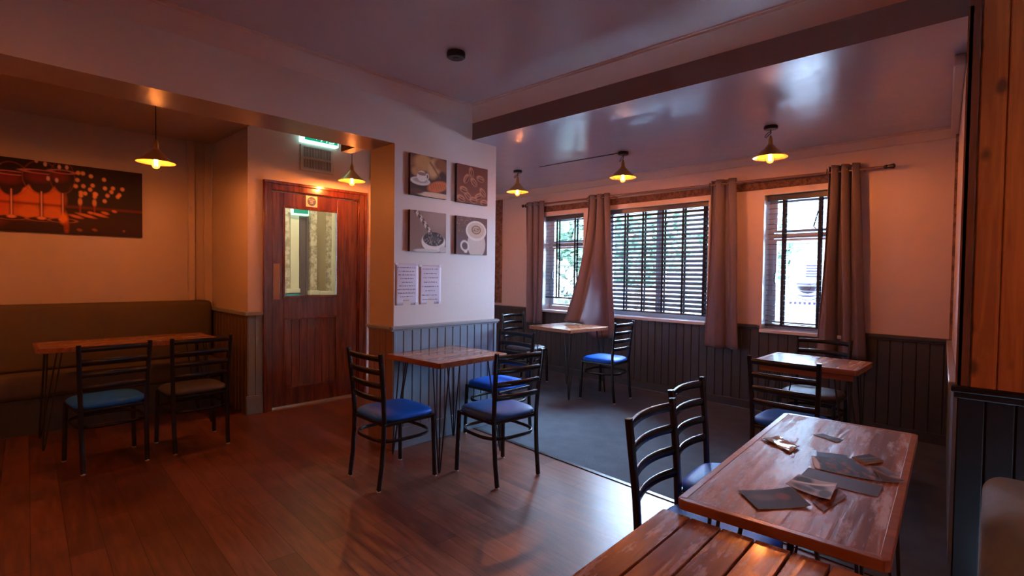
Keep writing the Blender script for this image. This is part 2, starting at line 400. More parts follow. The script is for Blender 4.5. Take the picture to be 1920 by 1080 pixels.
m = MB(); m.add([(-6.5, -3, 0), (1.9, -3, 0), (1.9, 2.80, 0), (-.1, 2.945, 0), (-3.48, 3.195, 0), (-6.5, 3.30, 0)], [(0, 1, 2, 3, 4, 5)])
m.add([(-6.5, -3, -.1), (1.9, -3, -.1), (1.9, 2.80, -.1), (-.1, 2.945, -.1), (-3.48, 3.195, -.1), (-6.5, 3.30, -.1)], [(5, 4, 3, 2, 1, 0)])
st(m.build('floor', M['floor']))
m = MB(); m.prism([(-6.3, 3.33), (-3.48, 3.20), (-.1, 2.95), (.1, 2.94), (.1, 6.0), (-6.3, 6.4)], lambda a, b, d: (a, b, d), -.1, -.001)
st(m.build('floor_bay', M['carpet']))
m = MB(); m.rectbar([(-3.46, 3.197, .002), (-.1, 2.947, .002)], .035, .008)
st(m.build('trim_threshold', M['blackplastic']))

# main ceiling
m = MB(); m.box(-3.48, 2.0, -3.1, 3.45, CZ, CZ + .2); st(m.build('ceiling', M['ceiling']))
# header wall above the opening, pillar
m = MB(); m.box(-3.84, XP, -3, 2.33, HZ, CZ + .1)
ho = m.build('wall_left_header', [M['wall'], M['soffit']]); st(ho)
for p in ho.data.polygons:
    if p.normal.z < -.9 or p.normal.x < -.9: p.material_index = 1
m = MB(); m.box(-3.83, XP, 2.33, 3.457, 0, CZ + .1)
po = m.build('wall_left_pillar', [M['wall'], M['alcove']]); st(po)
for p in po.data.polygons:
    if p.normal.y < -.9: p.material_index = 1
m = MB(); m.box(-4.15, -3.845, 2.235, 2.33, HZ + .02, 2.56); st(m.build('trim_lobby_beam', M['beam']))
# wall between lobby and bay, plus bay's left wall
m = MB(); m.box(-6.3, -3.83, 3.33, 3.457, 0, 2.98); st(m.build('wall_left_bay_back', M['wall']))
m = MB(); m.box(-6.3, -6.12, 3.457, 6.3, 0, 2.98); st(m.build('wall_left_bay', M['wall']))
# coves (main): profile from wall, running along the header and along the beam
cove = [(0, -.115), (.012, -.108), (.04, -.078), (.075, -.045), (.112, -.022), (.118, -.022), (.118, -.008), (.13, -.008), (.13, 0), (0, 0)]
m = MB(); y0, y1 = -3, 3.15
vs = []; n = len(cove)
for d, z in cove: vs.append((XP + d, y0, CZ + z))
for d, z in cove: vs.append((XP + d, y1 - d, CZ + z))
m.add(vs, [(i, (i + 1) % n, (i + 1) % n + n, i + n) for i in range(n)])
vs = []
for d, z in cove: vs.append((XP + d, y1 - d, CZ + z))
for d, z in cove: vs.append((1.9, y1 - d, CZ + z))
m.add(vs, [(i, (i + 1) % n, (i + 1) % n + n, i + n) for i in range(n)])
st(m.build('trim_cove', M['cove'], smooth=25))
# beam between main room and bay
m = MB(); m.box(XP, 1.9, 3.15, 3.46, 2.625, CZ + .1)
bo = m.build('trim_beam', [M['beam'], M['bayceil']]); st(bo)
for p in bo.data.polygons:
    if p.normal.z < -.9: p.material_index = 1
# bay ceiling + cornice
m = MB(); m.prism([(-6.3, 3.46), (.1, 3.46), (.1, 6.1), (-6.3, 6.4)], lambda a, b, d: (a, b, d), BZ, BZ + .1); st(m.build('ceiling_bay', M['bayceil']))
m = MB(); pr = [(0, -.085), (.02, -.08), (.05, -.045), (.078, -.02), (.085, -.02), (.085, 0), (0, 0)]; n = len(pr)
vs = [(-6.2, 5.85 - d, BZ + z) for d, z in pr] + [(-.25, 5.85 - d, BZ + z) for d, z in pr]
m.add(vs, [(i, (i + 1) % n, (i + 1) % n + n, i + n) for i in range(n)] + [tuple(range(n)), tuple(range(n, 2 * n))])
st(m.build('trim_bay_cornice', M['cove'], xf=WX))
# window wall with three openings (local frame)
WINS = [(-4.965, -4.2, .90, 2.295), (-3.90, -2.41, .895, 2.30), (-1.818, -1.05, .87, 2.297)]
m = MB(); xs = [-6.3] + [v for w in WINS for v in w[:2]] + [.15]
for i in range(0, len(xs), 2): m.box(xs[i], xs[i + 1], 5.85, 6.12, 0, 2.82)
for (a, b, c, d) in WINS:
    m.box(a, b, 5.85, 6.12, 0, c); m.box(a, b, 5.85, 6.12, d, 2.82)
st(m.build('wall_far', M['farwall'], xf=WX))
# reveals painted white: thin linings inside each opening
for i, (a, b, c, d) in enumerate(WINS):
    m = MB(); m.box(a, a + .008, 5.852, 6.02, c, d); m.box(b - .008, b, 5.852, 6.02, c, d); m.box(a + .008, b - .008, 5.852, 6.02, d - .008, d)
    st(m.build('trim_reveal_%d' % (i + 1), M['white'], xf=WX))
# dark wainscot under the windows, split around nothing: top follows the sills
def boards_x(m, x0, x1, yf, z0, z1, pitch=.095, t=.012, face=-1):
    x = x0
    while x < x1 - .005:
        e = min(x + pitch, x1)
        a, b = x + .002, e - .002; y = yf
        m.prism([(a, y), (a, y + face * (t - .004)), (a + .004, y + face * t), (b - .004, y + face * t), (b, y + face * (t - .004)), (b, y)],
                lambda p, q, d: (p, q, d), z0, z1)
        x = e
    m.box(x0, x1, yf, yf + face * .003, z0, z1)
m = MB(); boards_x(m, -6.1, -.26, 5.85, 0, .87); st(m.build('trim_far_wainscot', M['darkgrey'], xf=WX))
m = MB()
for a, b in ((-6.1, -4.97), (-4.19, -3.92), (-2.39, -1.83), (-1.04, -.26)):
    m.box(a, b, 5.812, 5.85, .885, .915); m.box(a, b, 5.824, 5.85, .865, .885)
st(m.build('trim_far_dado_rail', M['darkgrey'], xf=WX, bevel=.004))
m = MB(); m.box(-6.1, -.26, 5.818, 5.838, 0, .09); st(m.build('baseboard_far', M['darkgrey'], xf=WX, bevel=.004))
# rough pine strips at both ends of the window wall
m = MB(); m.box(-5.99, -5.845, 5.825, 5.848, .955, 2.62); st(m.build('trim_corner_left', M['strip'], xf=WX))

# right side wall of the bay, splayed
P0 = Vector((-.128, 3.38)); P1 = Vector((-.262, 5.70)); dr = (P1 - P0).normalized(); nr = Vector((-dr.y, dr.x))   # nr points into the room (-x)
def RW(s_, d, z):
    q = P0 + dr * s_ + nr * d; return (q.x, q.y, z)
Lr = (P1 - P0).length
m = MB(); m.prism([(0, -.2), (Lr + .3, -.2), (Lr + .3, 0), (0, 0)], lambda a, b, d: RW(a, b, d), 0, 2.82); st(m.build('wall_right_bay', M['wall']))
m = MB(); m.prism([(0, .0), (Lr, .0), (Lr, .014), (0, .014)], lambda a, b, d: RW(a, b, d), 0, .87)
st(m.build('trim_right_wainscot', M['grey']))
m = MB(); m.prism([(0, .0), (Lr, .0), (Lr, .035), (0, .035)], lambda a, b, d: RW(a, b, d), .87, .91)
st(m.build('trim_right_dado_rail', M['rail'], bevel=.006))
m = MB(); m.prism([(.5, .0), (Lr, .0), (Lr, .055), (.5, .055)], lambda a, b, d: RW(a, b, d), 2.63, BZ)
st(m.build('trim_right_cornice', M['wall'], bevel=.01))
m = MB(); m.prism([(Lr - .09, .0), (Lr - .035, .0), (Lr - .035, .018), (Lr - .09, .018)], lambda a, b, d: RW(a, b, d), .92, 2.62)
st(m.build('trim_corner_right', M['strip']))

# near stub wall clad in pine, facing the camera
YS = 3.05
m = MB(); m.box(-.115, 1.9, YS, 3.40, 0, CZ + .1); st(m.build('wall_right_stub', M['wall']))
m = MB()
x = -.075; k = 0
while x < 1.85:
    e = x + .0885; m.prism([(x + .002, YS), (x + .002, YS - .014), (x + .006, YS - .018), (e - .006, YS - .018), (e - .002, YS - .014), (e - .002, YS)], lambda p, q, d: (p, q, d), .95, CZ - .02)
    x = e
m.box(-.075, 1.85, YS - .002, YS, .95, CZ - .02)
st(m.build('trim_pine_boards', M['pine']))
m = MB(); m.box(-.118, -.078, YS - .026, YS, .95, 2.88); m.box(-.122, -.1, YS - .026, 3.15, .95, 2.62); st(m.build('trim_pine_edge', M['pine_dark'], bevel=.003))
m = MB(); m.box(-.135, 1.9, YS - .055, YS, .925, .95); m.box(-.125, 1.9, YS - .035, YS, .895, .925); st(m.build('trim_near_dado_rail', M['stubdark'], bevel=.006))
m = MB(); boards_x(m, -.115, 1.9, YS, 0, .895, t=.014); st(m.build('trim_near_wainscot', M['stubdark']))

# room behind the camera
m = MB(); m.box(1.9, 2.0, -3, 3.4, 0, CZ + .1); st(m.build('wall_right', M['wall']))
m = MB(); m.box(-6.55, 2.0, -3.1, -3, 0, CZ + .2); st(m.build('wall_near', M['wall']))

# alcove and lobby shell
m = MB(); m.box(-6.55, -6.42, -3, 1.90, 0, 3.1); st(m.build('wall_alcove_back', M['alcove']))
m = MB(); m.box(-6.55, -5.47, 1.90, 1.98, 0, 3.1); st(m.build('wall_alcove_side', M['alcove']))
# door wall X=-5.35 with a doorway Y 2.12..3.11
m = MB(); m.box(-5.47, -5.35, 1.90, 2.12, 0, 3.0); m.box(-5.47, -5.35, 3.11, 3.33, 0, 3.0); m.box(-5.47, -5.35, 2.12, 3.11, 2.25, 3.0)
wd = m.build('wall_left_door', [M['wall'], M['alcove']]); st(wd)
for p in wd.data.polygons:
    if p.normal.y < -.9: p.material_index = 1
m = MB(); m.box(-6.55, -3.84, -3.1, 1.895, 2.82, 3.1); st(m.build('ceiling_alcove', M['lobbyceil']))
m = MB(); m.box(-5.47, -3.83, 1.895, 3.4, 2.98, 3.1); st(m.build('ceiling_lobby', M['wall']))
m = MB(); m.box(-6.42, -6.36, 1.66, 1.72, 1.0, 2.82); m.box(-6.42, -6.39, 1.82, 1.90, 1.0, 2.82); st(m.build('trim_alcove_boxing', M['alcove'], bevel=.006))
m = MB(); boards_x(m, -6.42, -5.35, 1.90, 0, .98); st(m.build('trim_alcove_wainscot', simple('brown_wainscot_paint', (.12, .075, .05, 1), .4)))
m = MB(); m.box(-6.42, -5.32, 1.865, 1.90, .98, 1.02); st(m.build('trim_alcove_dado_rail', M['rail'], bevel=.006))
m = MB()
for a, b in ((1.90, 1.968), (1.968, 2.036)): m.box(-5.35, -5.336, a + .002, b - .002, 0, .98)
st(m.build('trim_door_wainscot', M['grey']))
m = MB(); m.box(-5.35, -5.315, 1.865, 2.036, .98, 1.02); st(m.build('trim_door_dado_rail', M['rail'], bevel=.006))
m = MB(); m.box(-5.35, -5.322, 1.88, 2.036, 0, .17); m.box(-5.35, -5.328, 1.88, 2.036, .17, .185); st(m.build('baseboard_door', M['grey'], bevel=.004))

# pillar wainscot
def boards_y(m, y0, y1, xf_, z0, z1, pitch=.09, t=.014):
    y = y0
    while y < y1 - .01:
        e = min(y + pitch, y1)
        a, b = y + .002, e - .002
        m.prism([(a, 0), (a, t - .005), (a + .005, t), (b - .005, t), (b, t - .005), (b, 0)], lambda p, q, d: (xf_ + q, p, d), z0, z1)
        y = e
    m.box(xf_, xf_ + .003, y0, y1, z0, z1)
m = MB(); boards_y(m, 2.33, 3.457, XP, .05, .955, .086); st(m.build('trim_pillar_wainscot', M['grey']))
m = MB(); m.box(XP, XP + .024, 2.316, 2.345, .1, .955); m.box(XP, XP + .024, 3.435, 3.465, .1, .955)
m.box(XP, XP + .022, 2.33, 3.457, 0, .17); st(m.build('baseboard_pillar', M['grey'], bevel=.004))
rp = [(0, 0), (.018, .0), (.022, .012), (.04, .018), (.04, .034), (0, .04)]
m = MB(); m.prism([(2.30, 0)] * 0 + [(a, b) for a, b in rp], lambda a, b, d: (XP + a, d, .955 + b), 2.30, 3.487)
m.prism(rp, lambda a, b, d: (d, 2.33 - a, .955 + b), -3.83, XP + .001)
st(m.build('trim_pillar_dado_rail', M['rail']))
m = MB(); boards_x(m, -3.83, XP, 2.33, .0, .955, .086); st(m.build('trim_reveal_wainscot', M['beam']))

# lobby seen through the door glass
m = MB(); m.box(-7.12, -7.0, 2.2, 4.3, 0, 3); st(m.build('wall_lobby_far', M['cream']))
m = MB(); m.box(-7.1, -5.4, 4.2, 4.3, 0, 3); m.box(-7.1, -6.3, 2.2, 2.3, 0, 3); st(m.build('wall_lobby_side', M['cream']))
m = MB(); m.box(-7.1, -5.4, 2.0, 4.3, 2.9, 3.0); st(m.build('ceiling_lobby_far', M['cream']))
m = MB(); m.box(-7.1, -5.35, 1.98, 4.3, -.08, -.002); st(m.build('floor_lobby', M['umber']))
def relief(name, a, b, mk, z0=0., z1=2.9, t=.03, base=True):
    mm = MB(); mm.box(-7.0, -7.0 + t, a, b, z0, z1); return st(mm.build(name, M[mk]))
relief('trim_lobby_1', 2.94, 3.015, 'mott'); relief('trim_lobby_2', 3.015, 3.13, 'cream', t=.05, z1=2.2)
relief('trim_lobby_3', 3.155, 3.235, 'umber', t=.02, z1=2.18); relief('trim_lobby_4', 3.235, 3.265, 'umber', t=.05, z1=2.18)
relief('trim_lobby_5', 3.275, 3.365, 'mott', t=.09); relief('trim_lobby_6', 3.365, 3.53, 'olive', t=.02)
relief('trim_lobby_7', 3.53, 3.61, 'mott', t=.04); relief('trim_lobby_8', 3.61, 3.8, 'cream', t=.06)
m = MB(); m.box(-6.95, -6.90, 2.94, 3.13, 1.13, 1.19); m.box(-6.95, -6.86, 3.25, 3.38, 1.10, 1.16); m.box(-6.95, -6.90, 3.40, 3.8, 1.09, 1.15); st(m.build('trim_lobby_dado', M['cream'], bevel=.006))
m = MB(); m.box(-6.97, -6.91, 2.94, 3.13, .6, 1.12); st(m.build('trim_lobby_teal', M['teal']))
L = bpy.data.lights.new('lobby_ceiling_light', 'POINT'); L.energy = 26; L.color = (1, .88, .68); L.shadow_soft_size = .12
o = bpy.data.objects.new('lobby_ceiling_light', L); COL.objects.link(o); o.location = (-6.1, 3.1, 2.75)
t = thing('exit_sign', 'green lit exit sign in the lobby seen through the door glass', 'sign', (-6.9, 3.1, 2.22))
m = MB(); m.box(-.03, .03, -.09, .13, -.035, .05); m.build('housing', M['exitwhite'], t)
m = MB(); m.box(.03, .034, -.08, .12, -.015, .045); m.build('face_panel', M['exitgreen'], t)

# ------------------------------------------------------------------ door
def ymould(m, y0, y1, z0, z1, w, x0, x1, mi=0):
    """rectangular moulded frame in plane X, members w wide, between x0..x1"""
    m.box(x0, x1, y0, y0 + w, z0, z1, mi); m.box(x0, x1, y1 - w, y1, z0, z1, mi)
    m.box(x0, x1, y0 + w, y1 - w, z1 - w, z1, mi); m.box(x0, x1, y0 + w, y1 - w, z0, z0 + w, mi)
m = MB()
for (a, b) in ((2.04, 2.125), (3.105, 3.195)):
    m.box(-5.35, -5.33, a, b, 0, 2.335)
    m.box(-5.33, -5.315, a if a < 3 else b - .03, a + .03 if a < 3 else b, 0, 2.335)
m.box(-5.35, -5.33, 2.125, 3.105, 2.245, 2.335); m.box(-5.33, -5.312, 2.04, 3.195, 2.305, 2.335)
m.box(-5.45, -5.35, 2.12, 2.135, 0, 2.25); m.box(-5.45, -5.35, 3.095, 3.11, 0, 2.25); m.box(-5.45, -5.35, 2.135, 3.095, 2.235, 2.25)
st(m.build('door_1_frame', M['mahog'], bevel=.004))
door = bpy.data.objects.new('door_1', None); COL.objects.link(door); door.location = (-5.36, 2.14, .02); st(door)
def D(m_): m_.v = [(x + 5.36, y - 2.14, z - .02) for x, y, z in m_.v]; return m_
m = MB(); x0, x1 = -5.41, -5.365
m.box(x0, x1, 2.14, 2.256, .02, 2.232); m.box(x0, x1, 2.85, 3.092, .02, 2.232)
m.box(x0, x1, 2.256, 2.85, 2.085, 2.232); m.box(x0, x1, 2.256, 2.85, .93, 1.155); m.box(x0, x1, 2.256, 2.85, .02, .2)
D(m).build('door_leaf', M['mahog'], door, bevel=.002)
m = MB(); ymould(m, 2.245, 2.861, 1.144, 2.096, .022, x1, x1 + .014); D(m).build('glazing_bead', M['mahog'], door, bevel=.003)
m = MB(); m.box(-5.392, -5.388, 2.25, 2.856, 1.15, 2.09); D(m).build('glass_pane', M['doorglass'], door)
m = MB()
for i in range(7):
    a = 2.262 + i * .0835; m.box(-5.40, -5.378, a + .002, a + .0815, .202, .928)
m.box(-5.405, -5.395, 2.258, 2.848, .2, .93)
D(m).build('door_panel', M['mahog_panel'], door, bevel=.002)
m = MB(); ymould(m, 2.25, 2.856, .194, .936, .02, x1, x1 + .010); D(m).build('panel_bead', M['mahog'], door, bevel=.003)
m = MB(); m.box(x1, x1 + .003, 2.150, 2.215, 1.13, 1.50); D(m).build('push_plate', simple('tan_plate', (.42, .24, .12, 1), .4, metal=.3), door)
m = MB(); m.box(-5.46, -5.30, 2.12, 3.11, 0, .012); st(m.build('trim_door_sill', simple('sill_strip', (.30, .20, .12, 1), .4)))
# fire-door sticker
t = thing('door_sign', 'small square white sticker with a round blue disc above the door glass', 'sign', (-5.365, 2.553, 2.172))
m = MB(); m.box(0.0005, .002, -.062, .062, -.058, .058); m.build('sticker', M['signwhite'], t)
m = MB(); m.prism([(.048 * math.cos(a * PI / 14), .048 * math.sin(a * PI / 14)) for a in range(28)], lambda a, b, d: (d, a, b), .002, .003); m.build('blue_disc', M['signblue'], t)
def text(body, size, mat, parent, loc, rot):
    c = bpy.data.curves.new('lettering', 'FONT'); c.body = body; c.size = size; c.align_x = 'CENTER'; c.align_y = 'CENTER'; c.extrude = .0003
    o = bpy.data.objects.new('lettering', c); COL.objects.link(o)
    me = bpy.data.meshes.new_from_object(o.evaluated_get(bpy.context.evaluated_depsgraph_get())); bpy.data.objects.remove(o)
    me.materials.clear(); me.materials.append(mat)
    o = bpy.data.objects.new('lettering', me); COL.objects.link(o); o.parent = parent; o.location = loc; o.rotation_euler = rot
    return o
for s_, z in (('Fire door', .016), ('keep', 0), ('shut', -.016)):
    text(s_, .017, M['signwhite'], t, (.0036, 0, z), (R(90), 0, R(90)))

# exit sign over the door
t = thing('exit_sign', 'green and white illuminated exit sign box above the wooden door', 'sign', (-5.35, 2.61, 2.775))
m = MB(); m.box(.0, .075, -.205, .205, 0, .145); m.build('housing', M['exitwhite'], t, bevel=.006)
m = MB(); m.box(.0755, .077, -.175, .190, .022, .138); m.build('face_panel', M['exitgreen'], t)
m = MB()  # white pictograms: running figure, doorway and arrow
def fx(a, b, d): return (d, a, b)
m.prism([(-.10, .05), (-.05, .05), (-.05, .035), (-.02, .075), (-.05, .115), (-.05, .10), (-.10, .10)], fx, .077, .0782)
m.prism([(.09, .03), (.15, .03), (.15, .125), (.09, .125), (.09, .118), (.142, .118), (.142, .037), (.09, .037)], fx, .077, .0782)
m.prism([(.03, .118), (.042, .118), (.042, .13), (.03, .13)], fx, .077, .0782)
m.prism([(.02, .075), (.045, .07), (.06, .085), (.045, .112), (.028, .112)], fx, .077, .0782)
m.prism([(.02, .075), (.03, .07), (.012, .035), (-.004, .03), (.0, .04)], fx, .077, .0782)
m.prism([(.04, .072), (.05, .078), (.075, .05), (.065, .028), (.058, .03), (.062, .05)], fx, .077, .0782)
m.build('pictogram', M['exitwhite'], t)
# vent grille
t = thing('air_vent', 'pale louvred air vent on the wall under the exit sign', 'vent', (-5.35, 2.60, 2.635))
m = MB(); m.box(0, .022, -.185, .185, -.15, .125); m.build('vent_plate', M['vent'], t, bevel=.004)
m = MB()
for zz in (-.125, -.005):
    for i in range(18): m.box(.0222, .024, -.15 + i * .0172, -.141 + i * .0172, zz, zz + .10)
m.build('slots', M['dark'], t)
for zz in (-.125, -.012, .098):
    m = MB()
    for i in range(18): m.box(.024, .032, -.1515 + i * .0172, -.1385 + i * .0172, zz, zz + .008)
    m.build('slot_hoods', M['vent'], t)
# pipes beside the door
t = thing('wall_pipe', 'thin cream pipes running up the wall right of the wooden door', 'pipe', (-5.33, 3.25, 0))
m = MB(); m.tube([(.02, 0, .02), (.02, 0, 2.95)], .014, 10); m.build('pipe', M['cove'], t)
m = MB(); m.tube([(.02, .045, .02), (.02, .045, 2.95)], .011, 10); m.build('pipe', M['cove'], t)
for z in (1.2, 1.7, 2.5): m = MB(); m.box(-.02, .02, -.02, .065, z, z + .015); m.build('pipe_clip', M['cove'], t)

# ------------------------------------------------------------------ printed pictures (raster painted per grid point)
class Ras:
    def __init__(s, w, h, nx):
        s.w, s.h, s.nx = w, h, nx; s.ny = max(2, int(nx * h / w))
        s.X, s.Y = np.meshgrid(np.linspace(0, w, s.nx + 1), np.linspace(0, h, s.ny + 1)); s.c = np.zeros(s.X.shape + (3,))
        s.rng = np.random.RandomState(3)
    def fill(s, col): s.c[:] = srgb(*col)[:3]; return s
    def mix(s, a, col): a = np.clip(a, 0, 1)[..., None]; s.c = s.c * (1 - a) + np.array(srgb(*col)[:3]) * a
    def ell(s, x, y, rx, ry, col, soft=.25, al=1., rot=0, yclip=None):
        dx, dy = s.X - x, s.Y - y; c, n = math.cos(rot), math.sin(rot)
        d = np.sqrt(((dx * c + dy * n) / rx) ** 2 + ((-dx * n + dy * c) / ry) ** 2)
        a = np.clip((1 - d) / soft + .5, 0, 1) * al
        if yclip is not None: a = a * (s.Y < yclip)
        s.mix(a, col)
    def ring(s, x, y, rx, ry, wd, col, al=1., rot=0):
        dx, dy = s.X - x, s.Y - y; c, n = math.cos(rot), math.sin(rot)
        d = np.sqrt(((dx * c + dy * n) / rx) ** 2 + ((-dx * n + dy * c) / ry) ** 2)
        s.mix(np.clip(1.3 - np.abs(d - 1) / wd, 0, 1) * al, col)
    def line(s, x0, y0, x1, y1, w, col, al=1.):
        dx, dy = x1 - x0, y1 - y0; L2 = dx * dx + dy * dy
        t = np.clip(((s.X - x0) * dx + (s.Y - y0) * dy) / L2, 0, 1)
        d = np.hypot(s.X - x0 - t * dx, s.Y - y0 - t * dy); s.mix(np.clip(1.3 - d / w, 0, 1) * al, col)
    def band(s, y0, y1, col, al=1., soft=.01): s.mix(np.clip((s.Y - y0) / soft, 0, 1) * np.clip((y1 - s.Y) / soft, 0, 1) * al, col)
    def noise(s, k):
        n = s.rng.rand(*s.X.shape); s.c *= (1 + k * (n[..., None] - .5))

def raster_obj(name, ras, fn, mat, parent, back=None, side=M['canvas_side'], thick=.02):
    """fn(a, b, depth): a 0..w to the right, b 0..h DOWN"""
    nx, ny = ras.nx, ras.ny; vs = []; cols = []
    for j in range(ny + 1):
        for i in range(nx + 1):
            vs.append(fn(ras.X[j, i], ras.Y[j, i], 0)); cols += list(ras.c[j, i]) + [1.]
    fs = [(j * (nx + 1) + i, (j + 1) * (nx + 1) + i, (j + 1) * (nx + 1) + i + 1, j * (nx + 1) + i + 1) for j in range(ny) for i in range(nx)]
    nf = len(fs)
    rim = [(i, 0) for i in range(nx + 1)] + [(nx, j) for j in range(1, ny + 1)] + [(i, ny) for i in range(nx - 1, -1, -1)] + [(0, j) for j in range(ny - 1, 0, -1)]
    o0 = len(vs)
    for (i, j) in rim: vs.append(fn(ras.X[j, i], ras.Y[j, i], 0)); cols += [.05, .03, .02, 1]
    for (i, j) in rim: vs.append(fn(ras.X[j, i], ras.Y[j, i], -thick)); cols += [.05, .03, .02, 1]
    k = len(rim)
    for a in range(k): fs.append((o0 + a, o0 + (a + 1) % k, o0 + k + (a + 1) % k, o0 + k + a))
    ob = len(vs)
    for j in range(ny + 1):
        for i in range(nx + 1):
            vs.append(fn(ras.X[j, i], ras.Y[j, i], -thick)); cols += [.05, .03, .02, 1]
    fs += [tuple(ob + q for q in f[::-1]) for f in fs[:nf]]
    me = bpy.data.meshes.new(name); me.from_pydata(vs, [], fs)
    me.materials.append(mat); me.materials.append(side)
    me.polygons.foreach_set('material_index', [0] * nf + [1] * (len(fs) - nf))
    me.polygons.foreach_set('use_smooth', [True] * nf + [False] * (len(fs) - nf))
    ca = me.color_attributes.new('print', 'FLOAT_COLOR', 'POINT'); ca.data.foreach_set('color', cols); me.update()
    o = bpy.data.objects.new(name, me); COL.objects.link(o)
    if parent: o.parent = parent
    return o

# wine glass canvas, 1.30 x .65 on the alcove wall
r = Ras(1.30, .65, 300).fill((30, 3, 3))
U = lambda x: .30 + x / 1590.          # picture-local helpers
V = lambda y: (y - 110) / 1390. * 1.0
def V(y): return max(0, (y - 150)) / 860. * .65
r.band(.42, .65, (60, 12, 5), .5, .1)
for cx_, rx_ in ((-60, 230), (245, 160), (500, 150)):
    r.ell(U(cx_), V(590), rx_ / 1750, .11, (205, 98, 24), .6)
    r.ell(U(cx_), V(775), rx_ / 1750, .07, (205, 104, 30), .6)
r.ell(U(-250), V(650), .2, .2, (190, 70, 20), .8)
r.band(V(645), V(700), (110, 22, 8), .85, .02)
r.ell(U(200), V(430), .09, .06, (215, 110, 40), .6)
r.ell(U(640), V(370), .04, .07, (190, 90, 40), .6)
for gx, top, rr_ in ((-230, 240, 150), (60, 330, 190), (375, 280, 200), (610, 250, 140)):
    r.ell(U(gx), V(top + 60), rr_ / 1500, .10, (36, 3, 5), .15)
    r.ell(U(gx), V(top + 150), rr_ / 2500, .085, (44, 4, 6), .2)
    r.ell(U(gx) - .02, V(top + 60), rr_ / 2400, .05, (110, 14, 20), .9)
    r.ring(U(gx), V(top), rr_ / 1620, .016, .3, (200, 120, 100), .7)
    r.ring(U(gx), V(top + 70), rr_ / 1590, .15, .05, (150, 60, 45), .45)
    r.line(U(gx), V(520), U(gx), V(820), .016, (70, 18, 10), .9)
    r.line(U(gx), V(520), U(gx), V(820), .006, (226, 150, 120), .9)
    r.ell(U(gx), V(860), .11, .03, (60, 14, 8), .3); r.ring(U(gx), V(850), .1, .02, .16, (190, 110, 66), .6); r.ell(U(gx), V(838), .03, .014, (215, 130, 80), .6)
for x, y in ((450, 350), (545, 360), (325, 150), (420, 180), (575, 195), (660, 190)): r.ell(U(x), V(y), .012, .02, (226, 180, 165), .7, .8)
for x, y in ((790, 240), (845, 240), (940, 265), (1100, 290), (780, 330), (960, 380), (1110, 400), (1210, 390), (1330, 390), (1290, 470), (930, 435), (850, 400), (760, 410), (820, 520), (870, 490), (1000, 488), (985, 520), (1140, 492), (1105, 565), (1270, 495), (1190, 440), (820, 485), (985, 485)):
    r.ell(U(x), V(y), .016, .019, (232, 152, 92), .7, .85)
for x in (810, 980): r.ell(U(x), V(600), .016, .035, (226, 150, 96), .7, .8); r.line(U(x), V(640), U(x), V(730), .008, (150, 50, 30), .7)
for x, y, w in ((760, 790, .05), (880, 770, .07), (1040, 750, .06), (930, 730, .02), (1110, 720, .03), (1225, 690, .02), (800, 955, .02), (980, 945, .02), (1345, 940, .01)):
    r.ell(U(x), V(y), w, .013, (222, 120, 66), .8, .75, .25)
r.ell(U(620), V(830), .03, .05, (226, 120, 30), .8); r.ell(U(650), V(930), .02, .05, (190, 80, 20), .8)
r.band(V(860), .65, (50, 8, 5), .55, .04); r.noise(.12)
t = thing('canvas_picture', 'wide dark red canvas print of wine glasses on the alcove wall', 'picture', (-6.385, 1.25, 2.40))
raster_obj('canvas', r, lambda a, b, d: (d, a - 1.30, -b), M['print'], t, thick=.028)

# four coffee canvases on the pillar, 0.37 x 0.33
def canv(y0, z1, ras, label):
    t = thing('canvas_picture', label, 'picture', (XP + .03, y0, z1), 0, 'coffee canvases on the pillar')
    raster_obj('canvas', ras, lambda a, b, d: (d, a, -b), M['print'], t, thick=.028)
cw, ch = .372, .335
r = Ras(cw, ch, 100).fill((70, 38, 26)); r.band(0, .14, (150, 98, 60), .8, .05)
r.ell(.13, .06, .09, .07, (196, 146, 92), .5); r.ell(.24, .09, .06, .09, (212, 164, 112), .5, 1, .4); r.ell(.3, .05, .06, .05, (140, 86, 50), .6); r.ell(.07, .14, .06, .04, (186, 134, 84), .5)
r.ell(.33, .16, .035, .05, (60, 28, 20), .4); r.line(.2, .05, .3, .16, .012, (120, 70, 44), .8)
r.ell(.1, .235, .1, .035, (60, 30, 22), .3); r.ell(.1, .215, .1, .034, (214, 206, 198), .15); r.ell(.1, .21, .075, .02, (170, 160, 150), .3); r.ell(.115, .175, .05, .043, (226, 218, 210), .15); r.ell(.115, .155, .045, .014, (150, 110, 90), .3); r.ring(.168, .17, .014, .02, .35, (220, 212, 204))
r.ell(.28, .24, .11, .045, (206, 110, 56), .3, 1, -.25)
for i in range(7): r.line(.2 + i * .025, .215 + .0 * i, .215 + i * .026, .27 - i * .004, .004, (150, 64, 30), .7)
r.ell(.27, .315, .2, .022, (222, 190, 160), .3); r.ell(.06, .3, .07, .02, (90, 54, 40), .4); r.noise(.2)
canv(2.459, 2.388, r, 'upper left coffee canvas showing a white cup and croissant on the pillar')
r = Ras(cw, ch, 100).fill((112, 54, 34)); r.band(.22, .34, (134, 70, 50), .7, .08)
for x, y, a in ((.17, .06, 1.3), (.11, .12, -1.0), (.2, .14, .7), (.28, .1, .2), (.13, .27, .6), (.26, .26, -.4), (.2, .3, .1), (.05, .3, .3), (.33, .31, 0), (.08, .22, .2), (.31, .22, .8)):
    r.ell(x, y, .048, .028, (190, 118, 84), .3, 1, a); r.ell(x + .004, y + .005, .038, .018, (96, 40, 28), .4, 1, a)
    r.line(x - .034 * math.cos(a), y - .034 * math.sin(a), x + .034 * math.cos(a), y + .034 * math.sin(a), .004, (214, 146, 112), .8)
r.noise(.25)
canv(2.948, 2.384, r, 'upper right coffee canvas showing falling brown coffee beans on the pillar')
